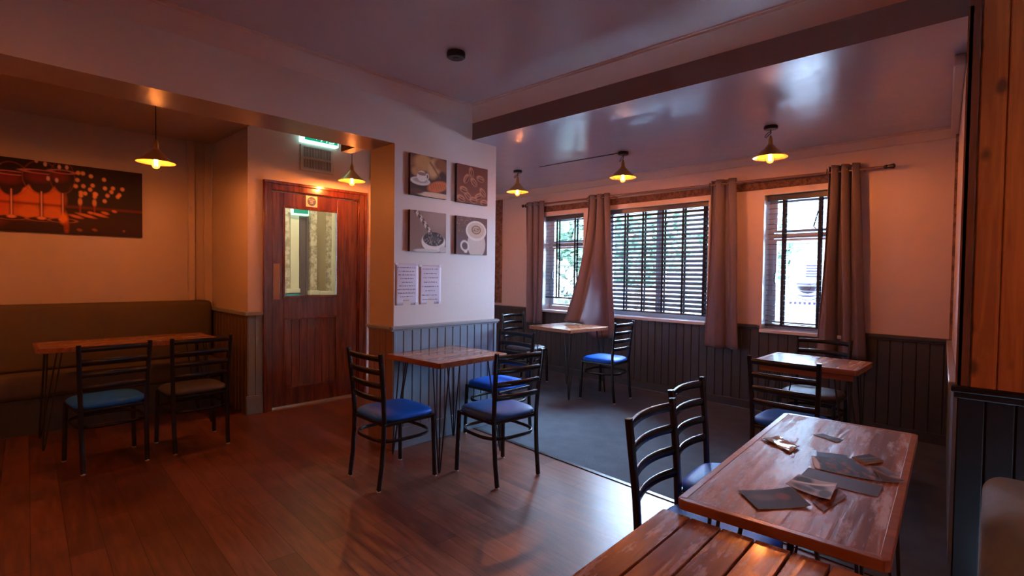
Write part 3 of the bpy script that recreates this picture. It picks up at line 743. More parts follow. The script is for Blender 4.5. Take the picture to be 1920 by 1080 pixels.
r = Ras(cw, ch, 100).fill((136, 104, 90)); r.ell(.3, .05, .16, .1, (160, 130, 118), .9)
for i in range(26):
    q = i / 25; r.ell(.05 + .17 * q + .01 * math.sin(i * 2.1), .0 + .19 * q ** 1.1, .016, .011, (206, 188, 176) if i % 2 else (84, 58, 48), .4, 1, i)
r.ell(.24, .25, .125, .085, (224, 214, 206), .06); r.ell(.24, .225, .11, .06, (60, 46, 44), .08)
for i in range(60):
    a, q = r.rng.rand() * 6.28, r.rng.rand() ** .5; r.ell(.24 + .1 * q * math.cos(a), .225 + .052 * q * math.sin(a), .009, .006, (150, 128, 120) if i % 3 else (30, 22, 22), .5, .8, a)
r.ell(.24, .225, .04, .02, (80, 68, 70), .9); r.ell(.17, .325, .13, .016, (205, 196, 190), .3); r.ell(.34, .31, .04, .03, (196, 186, 180), .4); r.noise(.15)
canv(2.459, 1.932, r, 'lower left coffee canvas showing a white bowl of coffee beans on the pillar')
r = Ras(cw, ch, 100).fill((104, 70, 62)); r.band(.14, .34, (90, 74, 84), .8, .12)
for i in range(70): r.ell(r.rng.rand() * cw, r.rng.rand() * .14, .007, .004, (164, 116, 100) if i % 2 else (70, 36, 30), .5, .7, i)
r.ell(.24, .24, .11, .13, (206, 194, 184), .08); r.ell(.235, .12, .125, .09, (228, 218, 208), .06); r.ell(.235, .115, .105, .072, (206, 184, 162), .1)
r.ring(.235, .11, .05, .034, .2, (140, 98, 74)); r.ring(.235, .11, .026, .016, .3, (150, 108, 84)); r.line(.2, .12, .27, .1, .005, (140, 98, 74))
r.ring(.10, .26, .045, .04, .25, (220, 210, 202), 1, .5); r.ell(.11, .31, .02, .012, (226, 218, 212), .4); r.noise(.12)
canv(2.948, 1.928, r, 'lower right coffee canvas showing a frothy coffee mug on the pillar')

# two notices
def notice(y0, z1, w, h, rows, label, fold):
    t = thing('paper_notice', label, 'notice', (XP, y0, z1), 0, 'paper notices on the pillar')
    m = MB(); m.grid(lambda u, v: (.003 + .004 * math.sin(u * 3.1) * math.sin(v * 5), u * w, -v * h), 10, 12); m.build('sheet', M['paper'], t, solid=.0006)
    rg = random.Random(len(rows) + 1); ink = simple('ink', (.10, .08, .22, 1), .7)
    for i, wd in enumerate(rows):
        m = MB(); z = -.035 - i * (h - .07) / (len(rows) - 1); y = w * .5 - wd * w * .5
        while y < w * .5 + wd * w * .5 - .006:
            ln = min(.008 + rg.random() * .022, w * .5 + wd * w * .5 - y); q = y
            while q < y + ln - .003:
                hh = .004 + rg.random() * .004; uu = q / w; vv = -z / h; dd = .0042 + .004 * math.sin(uu * 3.1) * math.sin(vv * 5)
                m.box(dd, dd + .0004, q, q + .0028, z, z + hh); m.box(dd, dd + .0004, q, q + .0042, z + (0 if rg.random() < .5 else hh * .5), z + .0013 + (0 if rg.random() < .5 else hh * .5))
                q += .0052
            y += ln + .006
        m.build('text_line', ink, t)
    tm = simple('clear_tape', (.75, .75, .82, 1), .15)
    for y, z in ((.0, -.002), (w - .02, -.002), (w - .02, -h + .012)): m = MB(); m.box(.0065, .007, y - .006, y + .022, z - .012, z + .006); m.build('tape', tm, t)
notice(2.345, 1.495, .215, .335, [.85, .75, .78, .6, .45, .72, .85, .78, .6, .3], 'left of the two paper notices taped to the pillar, ten lines', 0)
notice(2.578, 1.487, .225, .325, [.72, .62, .68, .6, .75, .45, .75, .72], 'right of the two paper notices taped to the pillar, eight lines', 1)

# ------------------------------------------------------------------ windows, blinds
for i, (a, b, c, d) in enumerate(WINS):
    wroot = bpy.data.objects.new('window_%d' % (i + 1), None); COL.objects.link(wroot); st(wroot)
    m = MB(); fw_ = .055; y0, y1 = 6.02, 6.08; zt = 1.86
    m.box(a, a + fw_, y0, y1, c, d); m.box(b - fw_, b, y0, y1, c, d); m.box(a + fw_, b - fw_, y0, y1, c, c + .06); m.box(a + fw_, b - fw_, y0, y1, d - .05, d)
    if i != 1: m.box(a + fw_, b - fw_, y0, y1, zt - .02, zt + .035)
    muls = [] if i != 1 else [a + (b - a) * .52]
    for x in muls: m.box(x - .018, x + .018, y0, y1, c + .06, d - .05)
    m.build('window_frame', M['white'], wroot, xf=WX, bevel=.004)
    xs = [a + fw_] + [x for q in muls for x in (q - .018, q + .018)] + [b - fw_]
    for k in range(0, len(xs), 2):          # casement sashes: inner frames
        m = MB()
        for (z0, z1) in (((c + .06, zt - .02), (zt + .035, d - .05)) if i != 1 else ((c + .06, d - .05),)):
            p, q = xs[k] + .004, xs[k + 1] - .004; s_ = .03 if i != 1 else .018; ya, yb = 6.01, 6.05
            m.box(p, p + s_, ya, yb, z0 + .004, z1 - .004); m.box(q - s_, q, ya, yb, z0 + .004, z1 - .004)
            m.box(p + s_, q - s_, ya, yb, z0 + .004, z0 + s_); m.box(p + s_, q - s_, ya, yb, z1 - s_, z1 - .004)
        m.build('window_sash', M['white'], wroot, xf=WX, bevel=.003)
        m = MB(); m.box(xs[k] + .02, xs[k + 1] - .02, 6.032, 6.036, c + .08, zt - .04 if i != 1 else d - .07)
        if i != 1: m.box(xs[k] + .02, xs[k + 1] - .02, 6.032, 6.036, zt + .05, d - .07)
        m.build('window_pane', M['glass'], wroot, xf=WX)
    if i != 1:
        m = MB(); x = (a + b) / 2 + .08
        m.rectbar([(x, 6.0, zt + .06), (x - .02, 5.99, zt + .09), (x + .02, 5.985, zt + .24)], .012, .012, upv=(0, 1, 0)); m.rectbar([(a + .085, 6.0, 1.36), (a + .085, 5.975, 1.38), (a + .09, 5.975, 1.47)], .014, .014, upv=(0, 1, 0))
        m.build('window_handle', M['blackplastic'], wroot, xf=WX)
    # sill
    m = MB(); m.box(a - .0, b + .0, 5.80, 6.02, c - .03, c + .004)
    st(m.build('trim_sill_%d' % (i + 1), M['sill'], xf=WX, bevel=.005))

def blind(a, b, z0, z1, tilt, tapes, label, yb=5.94, gapz=None):
    ctr = WX(((a + b) / 2, yb, z0))
    t = thing('venetian_blind', label, 'blind', ctr, 0, 'dark venetian blinds in the bay windows')
    def X(p): q = WX(p); return (q[0] - ctr[0], q[1] - ctr[1], q[2] - ctr[2])
    m = MB(); m.box(a, b, yb - .035, yb + .03, z1 - .055, z1); m.build('headrail', M['slat'], t, xf=X, bevel=.004)
    m = MB(); m.box(a, b, yb - .026, yb + .026, z0, z0 + .022); m.build('bottom_rail', M['slat'], t, xf=X, bevel=.003)
    m = MB(); z = z0 + .022 + .035; pit = .054; hw = .029; c, s_ = math.cos(tilt), math.sin(tilt)
    while z < z1 - .07:
        P = [(-hw, -.0015), (-hw * .4, .0012), (hw * .4, .0012), (hw, -.0015), (hw, .0006), (hw * .4, .0033), (-hw * .4, .0033), (-hw, .0006)]
        m.prism([(p * c - q * s_, p * s_ + q * c) for p, q in P], lambda u, v, d, z=z: (d, yb + u, z + v), a + .004, b - .004); z += pit
    m.build('slats', M['slat'], t, xf=X, smooth=50)
    for x in tapes:
        m = MB(); m.box(x - .014, x + .014, yb - .0305, yb - .029, z0 + .01, z1 - .05); m.box(x - .014, x + .014, yb + .029, yb + .0305, z0 + .01, z1 - .05)
        m.build('ladder_tape', M['tape'], t, xf=X)
        zz = z0 + .05; m = MB()
        while zz < z1 - .08:
            m.box(x + .022, x + .0255, yb - .031, yb - .028, zz, zz + .022); zz += pit
        m.tube([(x + .0235, yb - .0285, z0 + .01), (x + .0235, yb - .0285, z1 - .05)], .0016, 6)
        m.build('lift_cord', M['tape'], t, xf=X)
    return t
blind(-4.95, -4.215, 1.075, 2.285, R(4), (-4.735, -4.40), 'dark slatted blind with open slats in the leftmost narrow window')
blind(-3.885, -2.425, .955, 2.29, R(36), (-3.565, -3.30, -3.02, -2.755, -2.49), 'wide dark slatted blind in the middle window, slats half closed')
blind(-1.80, -1.065, .905, 2.285, R(2), (-1.635, -1.30, -1.12), 'dark slatted blind in the right-hand window behind the rightmost curtain')

# cup emblem lettering on the outside of the right-hand pane
t = thing('window_emblem', 'lilac cup emblem and ring of lettering stuck on the right window pane', 'decal', WX((-1.43, 6.04, 1.38)), TH)
m = MB()
def arc(r0, r1, a0, a1, n, z0=0, sx=1):
    pts = [(r0 * sx * math.cos(a0 + (a1 - a0) * i / n), z0 + r0 * math.sin(a0 + (a1 - a0) * i / n)) for i in range(n + 1)]
    pts += [(r1 * sx * math.cos(a0 + (a1 - a0) * i / n), z0 + r1 * math.sin(a0 + (a1 - a0) * i / n)) for i in range(n, -1, -1)]
    for i in range(n):
        m.prism([pts[i], pts[i + 1], pts[2 * n - i], pts[2 * n + 1 - i]], lambda p, q, d: (p, d, q), .0, .0012)
arc(.185, .192, R(-200), R(20), 30); arc(.095, .103, PI, 2 * PI, 20, -.02); arc(.028, .036, R(-90), R(90), 8, -.05); 
m.prism([(-.103, -.024), (.103, -.024), (.103, -.015), (-.103, -.015)], lambda p, q, d: (p, d, q), 0, .0012)
m.prism([(-.12, -.15), (.12, -.15), (.09, -.138), (-.09, -.138)], lambda p, q, d: (p, d, q), 0, .0012)
for i in range(17):
    a = R(-190 + i * 12.2); cx_, cz_ = .155 * math.cos(a), .155 * math.sin(a)
    for j in range(3): m.prism([(cx_ + dx, cz_ + dz) for dx, dz in ((-.011 + j * .008, -.012), (-.007 + j * .008, -.012), (-.007 + j * .008, .012), (-.011 + j * .008, .012))], lambda p, q, d: (p, d, q), 0, .0012)
for i in range(5): m.prism([(-.02, .05 + i * .028), (.09, .05 + i * .028), (.09, .062 + i * .028), (-.02, .062 + i * .028)], lambda p, q, d: (p, d, q), 0, .0012)
for i in range(8): m.box(-.17 + i * .045, -.145 + i * .045, 0, .0012, -.235, -.205)
m.build('emblem', M['decal'], t)
m = MB()
m.prism([(.09 * math.cos(a * PI / 16), -.026 + .09 * math.sin(-a * PI / 16)) for a in range(17)], lambda p, q, d: (p, d, q), .0002, .001); m.build('emblem_fill', M['decalw'], t)

# ------------------------------------------------------------------ curtain pole, batten, curtains
m = MB(); m.box(-5.25, -.98, 5.828, 5.849, 2.352, 2.432); tag(m.build('curtain_batten', M['batten'], xf=WX), 'rough wooden batten fixed along the wall behind the curtain pole', 'batten')
ctr = WX((-2.95, 5.75, 2.45))
t = thing('curtain_pole', 'long thin bronze curtain pole across all three bay windows', 'curtain pole', ctr)
def X(p): q = WX(p); return (q[0] - ctr[0], q[1] - ctr[1], q[2] - ctr[2])
m = MB(); m.tube([(-5.22, 5.75, 2.462), (-2.95, 5.75, 2.452), (-.76, 5.75, 2.425)], .012, 12); m.build('pole', M['rod'], t, xf=X)
for x, s_ in ((-5.22, -1), (-.76, 1)):
    z = 2.462 if s_ < 0 else 2.425
    m = MB(); m.tube([(x, 5.75, z), (x + s_ * .02, 5.75, z), (x + s_ * .03, 5.75, z), (x + s_ * .075, 5.75, z), (x + s_ * .085, 5.75, z)], lambda i: [.013, .02, .015, .024, .012][i], 12); m.build('finial', M['blackplastic'], t, xf=X)
for x in (-5.12, -3.66, -2.0, -.92):
    z = 2.462 - (x + 5.2) * .0085
    m = MB(); m.tube([(x, 5.765, z - .004), (x, 5.849, z - .004)], .006, 8); m.box(x - .012, x + .012, 5.737, 5.765, z - .016, z - .0125); m.build('bracket', M['rod'], t, xf=X)

def curtain(label, top, bot, ztop, zbot, folds, flare=0., amp=.032, ybot=None, hem=None, ph=0.):
    """top/bot = (x0,x1); hem(u) overrides the hem height; fold depth grows downwards"""
    c0 = WX(((bot[0] + bot[1]) / 2, 5.75, zbot)); nu, nv = folds * 14, 34
    t = thing('curtain', label, 'curtain', c0, 0, 'taupe eyelet curtains on the bay pole')
    def f(u, v):
        zb = hem(u) if hem else zbot
        z = ztop + (zb - ztop) * v
        e = v ** 1.2
        x = (top[0] + (top[1] - top[0]) * u) * (1 - e) + (bot[0] + (bot[1] - bot[0]) * u) * e
        w = math.sin(2 * PI * folds * u + ph)
        w2 = math.sin(2 * PI * (folds * .63) * u + 1.3 + ph + v * 1.4)
        y = 5.75 + amp * (1 + .25 * v) * (w * (1 - .45 * v) + w2 * .65 * v) - flare * v ** 1.8 * (1 if u < .5 else max(0, 1 - (u - .5) / .3))
        x += .016 * math.cos(4 * PI * folds * u + ph) * (1 - v * .5) + .012 * math.sin(v * 5 + u * 7) * v
        q = WX((x, y, z)); return (q[0] - c0[0], q[1] - c0[1], q[2] - c0[2])
    m = MB(); m.grid(f, nu, nv); m.build('fabric', M['curtain'], t, smooth=80, solid=.004)
    for k in range(folds * 2):
        m = MB()
        u = (k + (.0 if ph == 0 else .0)) / (folds * 2); x = top[0] + (top[1] - top[0]) * u
        q = WX((x, 5.75, ztop - .045)); P = [(q[0] - c0[0], q[1] - c0[1] + .024 * math.cos(a * PI / 6), q[2] - c0[2] + .024 * math.sin(a * PI / 6)) for a in range(12)]
        m.tube(P, .0045, 6, closed=True, upv=(1, 0, 0))
        m.build('eyelet', M['chrome'], t)
    return t
curtain('leftmost taupe curtain beside the narrow left window', (-5.235, -4.87), (-5.20, -4.885), 2.505, .70, 3)
curtain('taupe curtain whose hem is draped over the window table', (-4.065, -3.72), (-4.04, -3.60), 2.498, .60, 3, flare=.50, amp=.04,
        hem=lambda u: .822 if u < .55 else .822 - .22 * min(1, (u - .55) / .12))
curtain('straight taupe curtain between the middle and right windows', (-2.362, -2.085), (-2.39, -2.0), 2.492, .635, 2)
curtain('rightmost taupe curtain hanging across the right window above the small table', (-1.208, -.955), (-1.26, -.85), 2.49, .67, 3, amp=.045)

# ------------------------------------------------------------------ pendant lamps
def pendant_parts(root, drop, knot, fil='filament'):
    """root origin at the ceiling; rim of shade at -drop"""
    m = MB(); m.lathe([(.052, 0), (.055, -.006), (.055, -.024), (.047, -.03), (0.0, -.03)], n=28); m.build('ceiling_rose', M['blackplastic'], root)
    zt = -drop + .175
    m = MB()
    if knot:
        m.tube([(0, 0, -.03), (.002, .001, (zt - .03) / 2), (0, 0, zt)], .0032, 8)
        m.tube([(0, 0, -.045), (-.022, .0, -.055), (-.04, .004, -.075), (-.045, .0, -.09), (-.034, -.003, -.095), (-.015, 0, -.075), (0, .003, -.06), (.006, 0, -.055)], .003, 8)
    else: m.tube([(0, 0, -.03), (0, 0, zt)], .0035, 8)
    m.build('cord', M['blackplastic'], root)
    m = MB(); m.lathe([(0, zt + .006), (.007, zt + .006), (.011, zt), (.012, zt - .015), (.017, zt - .02), (.019, zt - .062), (.023, zt - .066), (.023, zt - .078), (.0, zt - .078)], n=20); m.build('lamp_holder', M['brass'], root)
    m = MB(); zr = -drop
    pr = [(.024, .104), (.030, .096), (.044, .080), (.066, .058), (.092, .034), (.116, .013), (.131, .002), (.137, -.002)]
    m.lathe([(r_, zr + z) for r_, z in pr] + [(r_ - .0015, zr + z - .002) for r_, z in pr[::-1]] + [(pr[0][0], zr + pr[0][1])], n=40)
    m.f = [f for f in m.f if len(f) == 4]; m.m = m.m[:len(m.f)]
    m.build('lamp_shade', M['copper'], root, smooth=60)
    zb = zr + .052
    m = MB(); m.lathe([(.012, zb), (.014, zb - .012), (.024, zb - .035), (.0305, zb - .062), (.030, zb - .078), (.022, zb - .096), (.010, zb - .104), (0, zb - .105)], n=24); m.build('bulb', M['bulb'], root, smooth=60)
    m = MB()
    for k in range(4):
        a = k * PI / 2; m.tube([(.010 * math.cos(a), .010 * math.sin(a), zb - .03), (.012 * math.cos(a + .5), .012 * math.sin(a + .5), zb - .082)], .0016, 5)
    m.build('filament', M['filament_dim' if knot else 'filament'], root)
def pendant(x, y, zc, drop, knot, label, group):
    t = thing('pendant_lamp', label, 'lamp', (x, y, zc), 0, group); pendant_parts(t, drop, knot); return t
gb = 'copper pendant lamps under the bay ceiling'; ga = 'copper pendant lamps in the alcove'
p0 = pendant(-2.86, 4.70, BZ, .262, True, 'middle of the three copper pendant lamps in the bay', gb)
dup(p0, (-4.35, 4.70, BZ), .9, 'leftmost and farthest of the three copper pendant lamps in the bay', gb)
dup(p0, (-1.43, 4.70, BZ), .3, 'rightmost copper pendant lamp in the bay, above the right window', gb)
pendant(-4.95, 1.062, 2.80, .515, False, 'copper pendant lamp on a long cord beside the wine glass picture', ga)
pendant(-4.95, 2.79, 2.98, .60, False, 'copper pendant lamp hanging in front of the wooden door', ga)
gc = 'unseen copper pendant lamps added as warm fill'  # lamps out of view, added as warm fill for the near ceiling and header
p1 = pendant(-2.3, -1.3, CZ, .5, False, 'unseen copper pendant lamp added in the main room behind the viewer, left', gc)
dup(p1, (.9, .3, CZ), 0, 'unseen copper pendant lamp added in the main room to the right of the viewer', gc)
dup(p1, (-4.95, -.9, 2.80), 0, 'unseen copper pendant lamp added in the alcove left of the frame', gc)

# bare ceiling rose
m = MB(); m.lathe([(.060, 0), (.062, -.008), (.062, -.03), (.052, -.037), (.02, -.037), (.018, -.041), (0, -.041)], (-2.66, 2.255, CZ), 28)
tag(m.build('ceiling_rose', M['blackplastic']), 'black round ceiling rose with no lamp on the main ceiling', 'ceiling rose')
# surface wiring conduit between bay lamps
m = MB(); m.tube([(-4.0, 4.70, BZ - .004), (-2.92, 4.70, BZ - .004)], .005, 8); tag(m.build('ceiling_cable', M['darkgrey']), 'thin grey cable along the ceiling to the middle bay lamp', 'cable')

# ------------------------------------------------------------------ benches
def cushion(m, x0, x1, y0, y1, z0, z1, r=.05, axis='y', n=6):
    """rounded-edge slab: superellipse section in two steps, long along axis y"""
    pr = []
    for k in range(4):
        cx_ = (x1 - r, x0 + r, x0 + r, x1 - r)[k]; cz_ = (z1 - r, z1 - r, z0 + r, z0 + r)[k]
        for i in range(n + 1):
            a = (k + i / n) * PI / 2; pr.append((cx_ + r * math.cos(a), cz_ + r * math.sin(a)))
    mx, mz = (x0 + x1) / 2, (z0 + z1) / 2; k = len(pr)
    ys = [(y0, r * .9), (y0 + r * .1, r * .45), (y0 + r * .35, r * .18), (y0 + r, 0), (y1 - r, 0), (y1 - r * .35, r * .18), (y1 - r * .1, r * .45), (y1, r * .9)]
    vs = []
    for y, ins in ys:
        sx = 1 - 2 * ins / (x1 - x0); sz = 1 - 2 * ins / (z1 - z0)
        for a, b in pr: vs.append((mx + (a - mx) * sx, y, mz + (b - mz) * sz))
    fs = [(i * k + a, i * k + (a + 1) % k, (i + 1) * k + (a + 1) % k, (i + 1) * k + a) for i in range(len(ys) - 1) for a in range(k)]
    fs += [tuple(range(k)), tuple((len(ys) - 1) * k + a for a in range(k))]
    m.add(vs, fs)
t = thing('wall_bench', 'long olive upholstered wall bench along the alcove wall', 'bench', (-6.4, -.6, 0))
def B(mm): mm.v = [(x + 6.4, y + .6, z) for x, y, z in mm.v]; return mm
m = MB(); cushion(m, -6.415, -6.27, -2.9, 1.865, .48, 1.095, .055); B(m).build('backrest', M['bench_green'], t, smooth=60)
m = MB(); cushion(m, -6.29, -5.93, -2.9, 1.865, .30, .50, .06); B(m).build('seat', M['bench_seat'], t, smooth=60)
m = MB(); m.box(-6.38, -5.97, -2.9, 1.85, 0, .30); B(m).build('base', M['plinth'], t)
t = thing('upholstered_bench', 'pale sage upholstered bench end under the pine boarding', 'bench', (.4, 2.65, 0))
m = MB(); cushion(m, -.42, .95, -.24, .31, .08, .62, .07); m.build('seat', M['bench_pale'], t, smooth=60)
m = MB(); m.box(-.38, .92, -.2, .27, 0, .09); m.build('base', M['plinth'], t)

# ------------------------------------------------------------------ chairs
def make_chair(label, seatmat, group):
    t = thing('dining_chair', label, 'chair', (0, 0, 0), 0, group)
    k = M['black']; S = .027
    for s_ in (-1, 1):
        m = MB(); pts = [(s_ * .187, -.232, .008), (s_ * .189, -.212, .16), (s_ * .191, -.200, .34), (s_ * .192, -.198, .46), (s_ * .197, -.208, .62), (s_ * .207, -.238, .90)]
        m.rectbar(pts, S, S * .9, upv=(0, 1, 0)); lg = m.build('leg', k, t, smooth=50)
        m = MB(); m.lathe([(.0, 0), (.014, 0), (.015, .004), (.013, .012), (0, .012)], (s_ * .187, -.232, 0), 12); m.build('foot_glide', M['glide'], lg)
        m = MB(); pts = [(s_ * .215, .195, .008), (s_ * .205, .185, .43)]
        m.rectbar(pts, S, S, upv=(0, 1, 0)); lg = m.build('leg', k, t, smooth=50)
        m = MB(); m.lathe([(.0, 0), (.014, 0), (.015, .004), (.013, .012), (0, .012)], (s_ * .215, .195, 0), 12); m.build('foot_glide', M['glide'], lg)
    for z in (.865, .775, .685, .595):
        yy = -.208 - (z - .62) / .28 * .030; hw = .197 + (z - .62) / .28 * .010
        pts = []
        for i in range(15):
            u = -1 + 2 * i / 14; pts.append((u * hw, yy - .034 * (1 - u * u), z + .004 * (1 - u * u)))
        m = MB(); m.rectbar(pts, .014, .036); m.build('backrest_slat', k, t, smooth=50)
    # seat frame
    m = MB(); m.rectbar([(-.197, -.195, .428), (.197, -.195, .428), (.205, .19, .428), (-.205, .19, .428)], .024, .024, closed=True); m.build('seat_frame', k, t, smooth=50)
    # hoop stretcher
    pts = []
    for i in range(40):
        a = 2 * PI * i / 40; c, s2 = math.cos(a), math.sin(a); e = .62
        pts.append((.212 * math.copysign(abs(c) ** e, c), -.005 + .212 * math.copysign(abs(s2) ** e, s2), .315))
    m = MB(); m.rectbar(pts, .010, .022, closed=True); m.build('stretcher', k, t, smooth=60)
    # seat pad: rounded square, domed
    def sh(a):
        c, s2 = abs(math.cos(a)), abs(math.sin(a)); n = 4.2
        return (c ** n + s2 ** n) ** (-1 / n)
    prof = [(0, .440), (.19, .440), (.208, .444), (.215, .453), (.214, .463), (.205, .474), (.185, .483), (.15, .489), (.10, .493), (.05, .495), (0, .4955)]
    m = MB(); m.lathe(prof, (0, .002, 0), 48, shape=sh); m.v = [(x * (1 + .08 * (y + .2)), y, z) for x, y, z in m.v]
    m.build('seat', seatmat, t, smooth=60)
    return t
G1, G2, G3, G4 = 'chairs around the pillar table', 'chairs at the bay tables', 'chairs at the near table', 'chairs at the alcove table'
c_blue = make_chair('black chair with bright blue seat left of the pillar table, back to the left', M['blue'], G1)
c_dull = make_chair('black chair with dull ribbed blue seat right of the pillar table', M['blue_dull'], G1)
c_grey = make_chair('black chair with dark grey seat at the right end of the alcove table', M['grey_vinyl'], G4)
def put(o, x, y, a): o.location = (x, y, 0); o.rotation_euler = (0, 0, R(a))
put(c_blue, -3.055, 2.055, -1.2); put(c_dull, -2.578, 2.606, 84); put(c_grey, -4.794, 1.278, 90.6)
dup(c_blue, (-3.20, 3.236, 0), R(180.3), 'black chair with blue seat standing behind the pillar table, at its far side', G1)
dup(c_blue, (-3.279, 5.079, 0), R(92.6), 'black chair with blue seat right of the table under the draped curtain', G2)
dup(c_grey, (-4.50, 5.06, 0), R(-88), 'farthest black chair, left of the table under the draped curtain', G2)
dup(c_blue, (-.969, 3.808, 0), R(-2.4), 'black chair with blue seat, back to viewer at the right window table', G2)
dup(c_grey, (-1.097, 4.86, 0), R(176), 'black chair almost hidden behind the small right window table', G2)
dup(c_blue, (-.742, 1.878, 0), R(-85.5), 'nearest black chair, tucked into the left side of the worn table', G3)
dup(c_blue, (-.849, 2.431, 0), R(-85.7), 'second black chair at the worn table, overlapping the nearest one', G3)
dup(c_blue, (-4.786, .713, 0), R(94), 'black chair with blue seat in front of the alcove table, nearer the left edge', G4)

# ------------------------------------------------------------------ tables
def make_table(x, y, rz, w, d, h, wood_, label, th=.032, lip=True, inset=.07, legs=True, planks=0, gap=.004, apron=0):
    t = thing('dining_table', label, 'table', (x, y, 0), rz)
    if planks:
        m = MB(); pw = w / planks
        for i in range(planks):
            a = -w / 2 + i * pw; m.box(a + gap / 2, a + pw - gap / 2, -d / 2, d / 2, h - .022, h)
        m.build('tabletop', wood_, t, bevel=.002)
        m = MB(); m.box(-w / 2 + .01, w / 2 - .01, -d / 2 + .01, d / 2 - .01, h - .04, h - .0225); m.build('underboard', M['tabedge'], t)
    else:
        e = .022 if lip else 0
        m = MB(); m.box(-w / 2 + e, w / 2 - e, -d / 2 + e, d / 2 - e, h - th, h - (.0 if not lip else .0005)); m.build('tabletop', wood_, t)
        if lip:
            m = MB(); c = .012   # mitred edging with cut corners
            o_ = [(-w / 2 + c, -d / 2), (w / 2 - c, -d / 2), (w / 2, -d / 2 + c), (w / 2, d / 2 - c), (w / 2 - c, d / 2), (-w / 2 + c, d / 2), (-w / 2, d / 2 - c), (-w / 2, -d / 2 + c)]
            i_ = [(-w / 2 + e, -d / 2 + e), (w / 2 - e, -d / 2 + e), (w / 2 - e, -d / 2 + e), (w / 2 - e, d / 2 - e), (w / 2 - e, d / 2 - e), (-w / 2 + e, d / 2 - e), (-w / 2 + e, d / 2 - e), (-w / 2 + e, -d / 2 + e)]
            for k in range(8):
                j = (k + 1) % 8; pl = [o_[k], o_[j], i_[j], i_[k]]
                if i_[j] == i_[k]: pl = pl[:3]
                m.prism(pl, lambda a, b, dd: (a, b, dd), h - th - .006, h)
            m.build('edge_trim', M['tabedge'], t, bevel=.002)
    if apron:
        m = MB(); q = .03
        m.box(-w / 2 + q, w / 2 - q, -d / 2 + q, -d / 2 + q + .018, h - th - apron, h - th - .007); m.build('apron', M['tabedge'], t); m = MB(); m.box(-w / 2 + q, w / 2 - q, d / 2 - q - .018, d / 2 - q, h - th - apron, h - th - .007); m.build('apron', M['tabedge'], t)
    zt = h - .042
    for sx in (-1, 1):
        for sy in (-1, 1):
            cx_, cy_ = sx * (w / 2 - inset), sy * (d / 2 - inset); fx_, fy_ = cx_ + sx * .035, cy_ + sy * .035
            m = MB(); m.box(min(cx_ - sx * .09, cx_ + sx * .02), max(cx_ - sx * .09, cx_ + sx * .02), min(cy_ - sy * .09, cy_ + sy * .02), max(cy_ - sy * .09, cy_ + sy * .02), zt, zt + .005)
            for ax, ay in ((-sx * .085, 0), (0, -sy * .085), (.0, 0)):
                m.tube([(cx_ + ax, cy_ + ay, zt), (fx_ + ax * .12, fy_ + ay * .12, .03), (fx_ + ax * .05, fy_ + ay * .05, .008), (fx_, fy_, .006)], .0055, 8)
            m.build('leg', M['hairpin'], t)
    return t
make_table(-3.13, 2.60, R(1.5), .63, .705, .79, M['tabwood'], 'square pine table with hairpin legs standing against the grey pillar panelling')
make_table(-5.555, .99, R(-1.5), .50, 1.24, .80, M['tabwood'], 'long narrow orange-brown table in front of the alcove bench')
make_table(-3.77, 5.02, R(-4.9), .67, .70, .80, M['tabwood'], 'pine table by the left window with a curtain draped on it', inset=.06)
make_table(-.99, 4.37, R(-1.1), .664, .524, .80, M['tabwood'], 'small pine table under the right window, window light glaring on its left half', apron=.05)
tb = make_table(-.423, 1.982, R(2.8), .484, 1.23, .80, M['tabwood_worn'], 'worn pine table strewn with photographs and cards', th=.022)
make_table(-.405, .735, R(1.2), .49, 1.20, .772, M['tabwood_near'], 'nearest table of grooved brown planks at the bottom edge', planks=5 if False else 6, gap=.005)

# ------------------------------------------------------------------ prints and wrappers on the worn table
TZ = .8005
def card(name, label, cat, P, ras, lift=0., curl=0., mat=None, thick=.0012):
    """P: four corners (x,y) clockwise seen from above starting top-left"""
    c = (sum(p[0] for p in P) / 4, sum(p[1] for p in P) / 4)
    def fn(a, b, d):
        u, v = a / ras.w, b / ras.h
        x = (P[0][0] * (1 - u) + P[1][0] * u) * (1 - v) + (P[3][0] * (1 - u) + P[2][0] * u) * v
        y = (P[0][1] * (1 - u) + P[1][1] * u) * (1 - v) + (P[3][1] * (1 - u) + P[2][1] * u) * v
        return (x - c[0], y - c[1], thick + lift + curl * ((2 * u - 1) ** 2) * (1 if u > .5 else .4) + d)
    o = raster_obj(name, ras, fn, mat or M['gprint'], None, side=simple('card_edge', (.4, .36, .33, 1), .5), thick=thick)
    o.location = (c[0], c[1], TZ); return tag(o, label, cat, 'prints and cards scattered on the worn table')
r = Ras(.20, .09, 16).fill((88, 98, 116)); r.noise(.05)
card('paper_strip', 'plain blue-grey strip of card across the middle of the worn table', 'card', [(-.43, 1.88), (-.229, 1.869), (-.229, 1.767), (-.43, 1.765)], r, 0, .001)
r = Ras(.2, .1, 60).fill((44, 28, 26))
for i in range(50): r.ell(r.rng.rand() * .2, r.rng.rand() * .1, .009, .006, [(150, 84, 56), (40, 24, 22), (140, 70, 44), (90, 80, 90)][i % 4], .5, .8, i)
r.ell(.008, .05, .014, .05, (232, 234, 238), .3)
card('photo_print', 'dark brown collage photo print with a white left end on the worn table', 'photo', [(-.452, 2.006), (-.342, 2.071), (-.235, 1.903), (-.411, 1.883)], r, .0015, .003)
r = Ras(.1, .03, 12).fill((74, 84, 104))
card('card_slip', 'slim blue-grey slip lying behind the collage print', 'card', [(-.45, 2.075), (-.365, 2.112), (-.355, 2.068), (-.438, 2.02)], r, .0)
r = Ras(.12, .05, 30).fill((38, 32, 32)); r.line(0, .02, .12, .03, .006, (110, 92, 84)); r.line(0, .04, .12, .045, .004, (90, 70, 60))
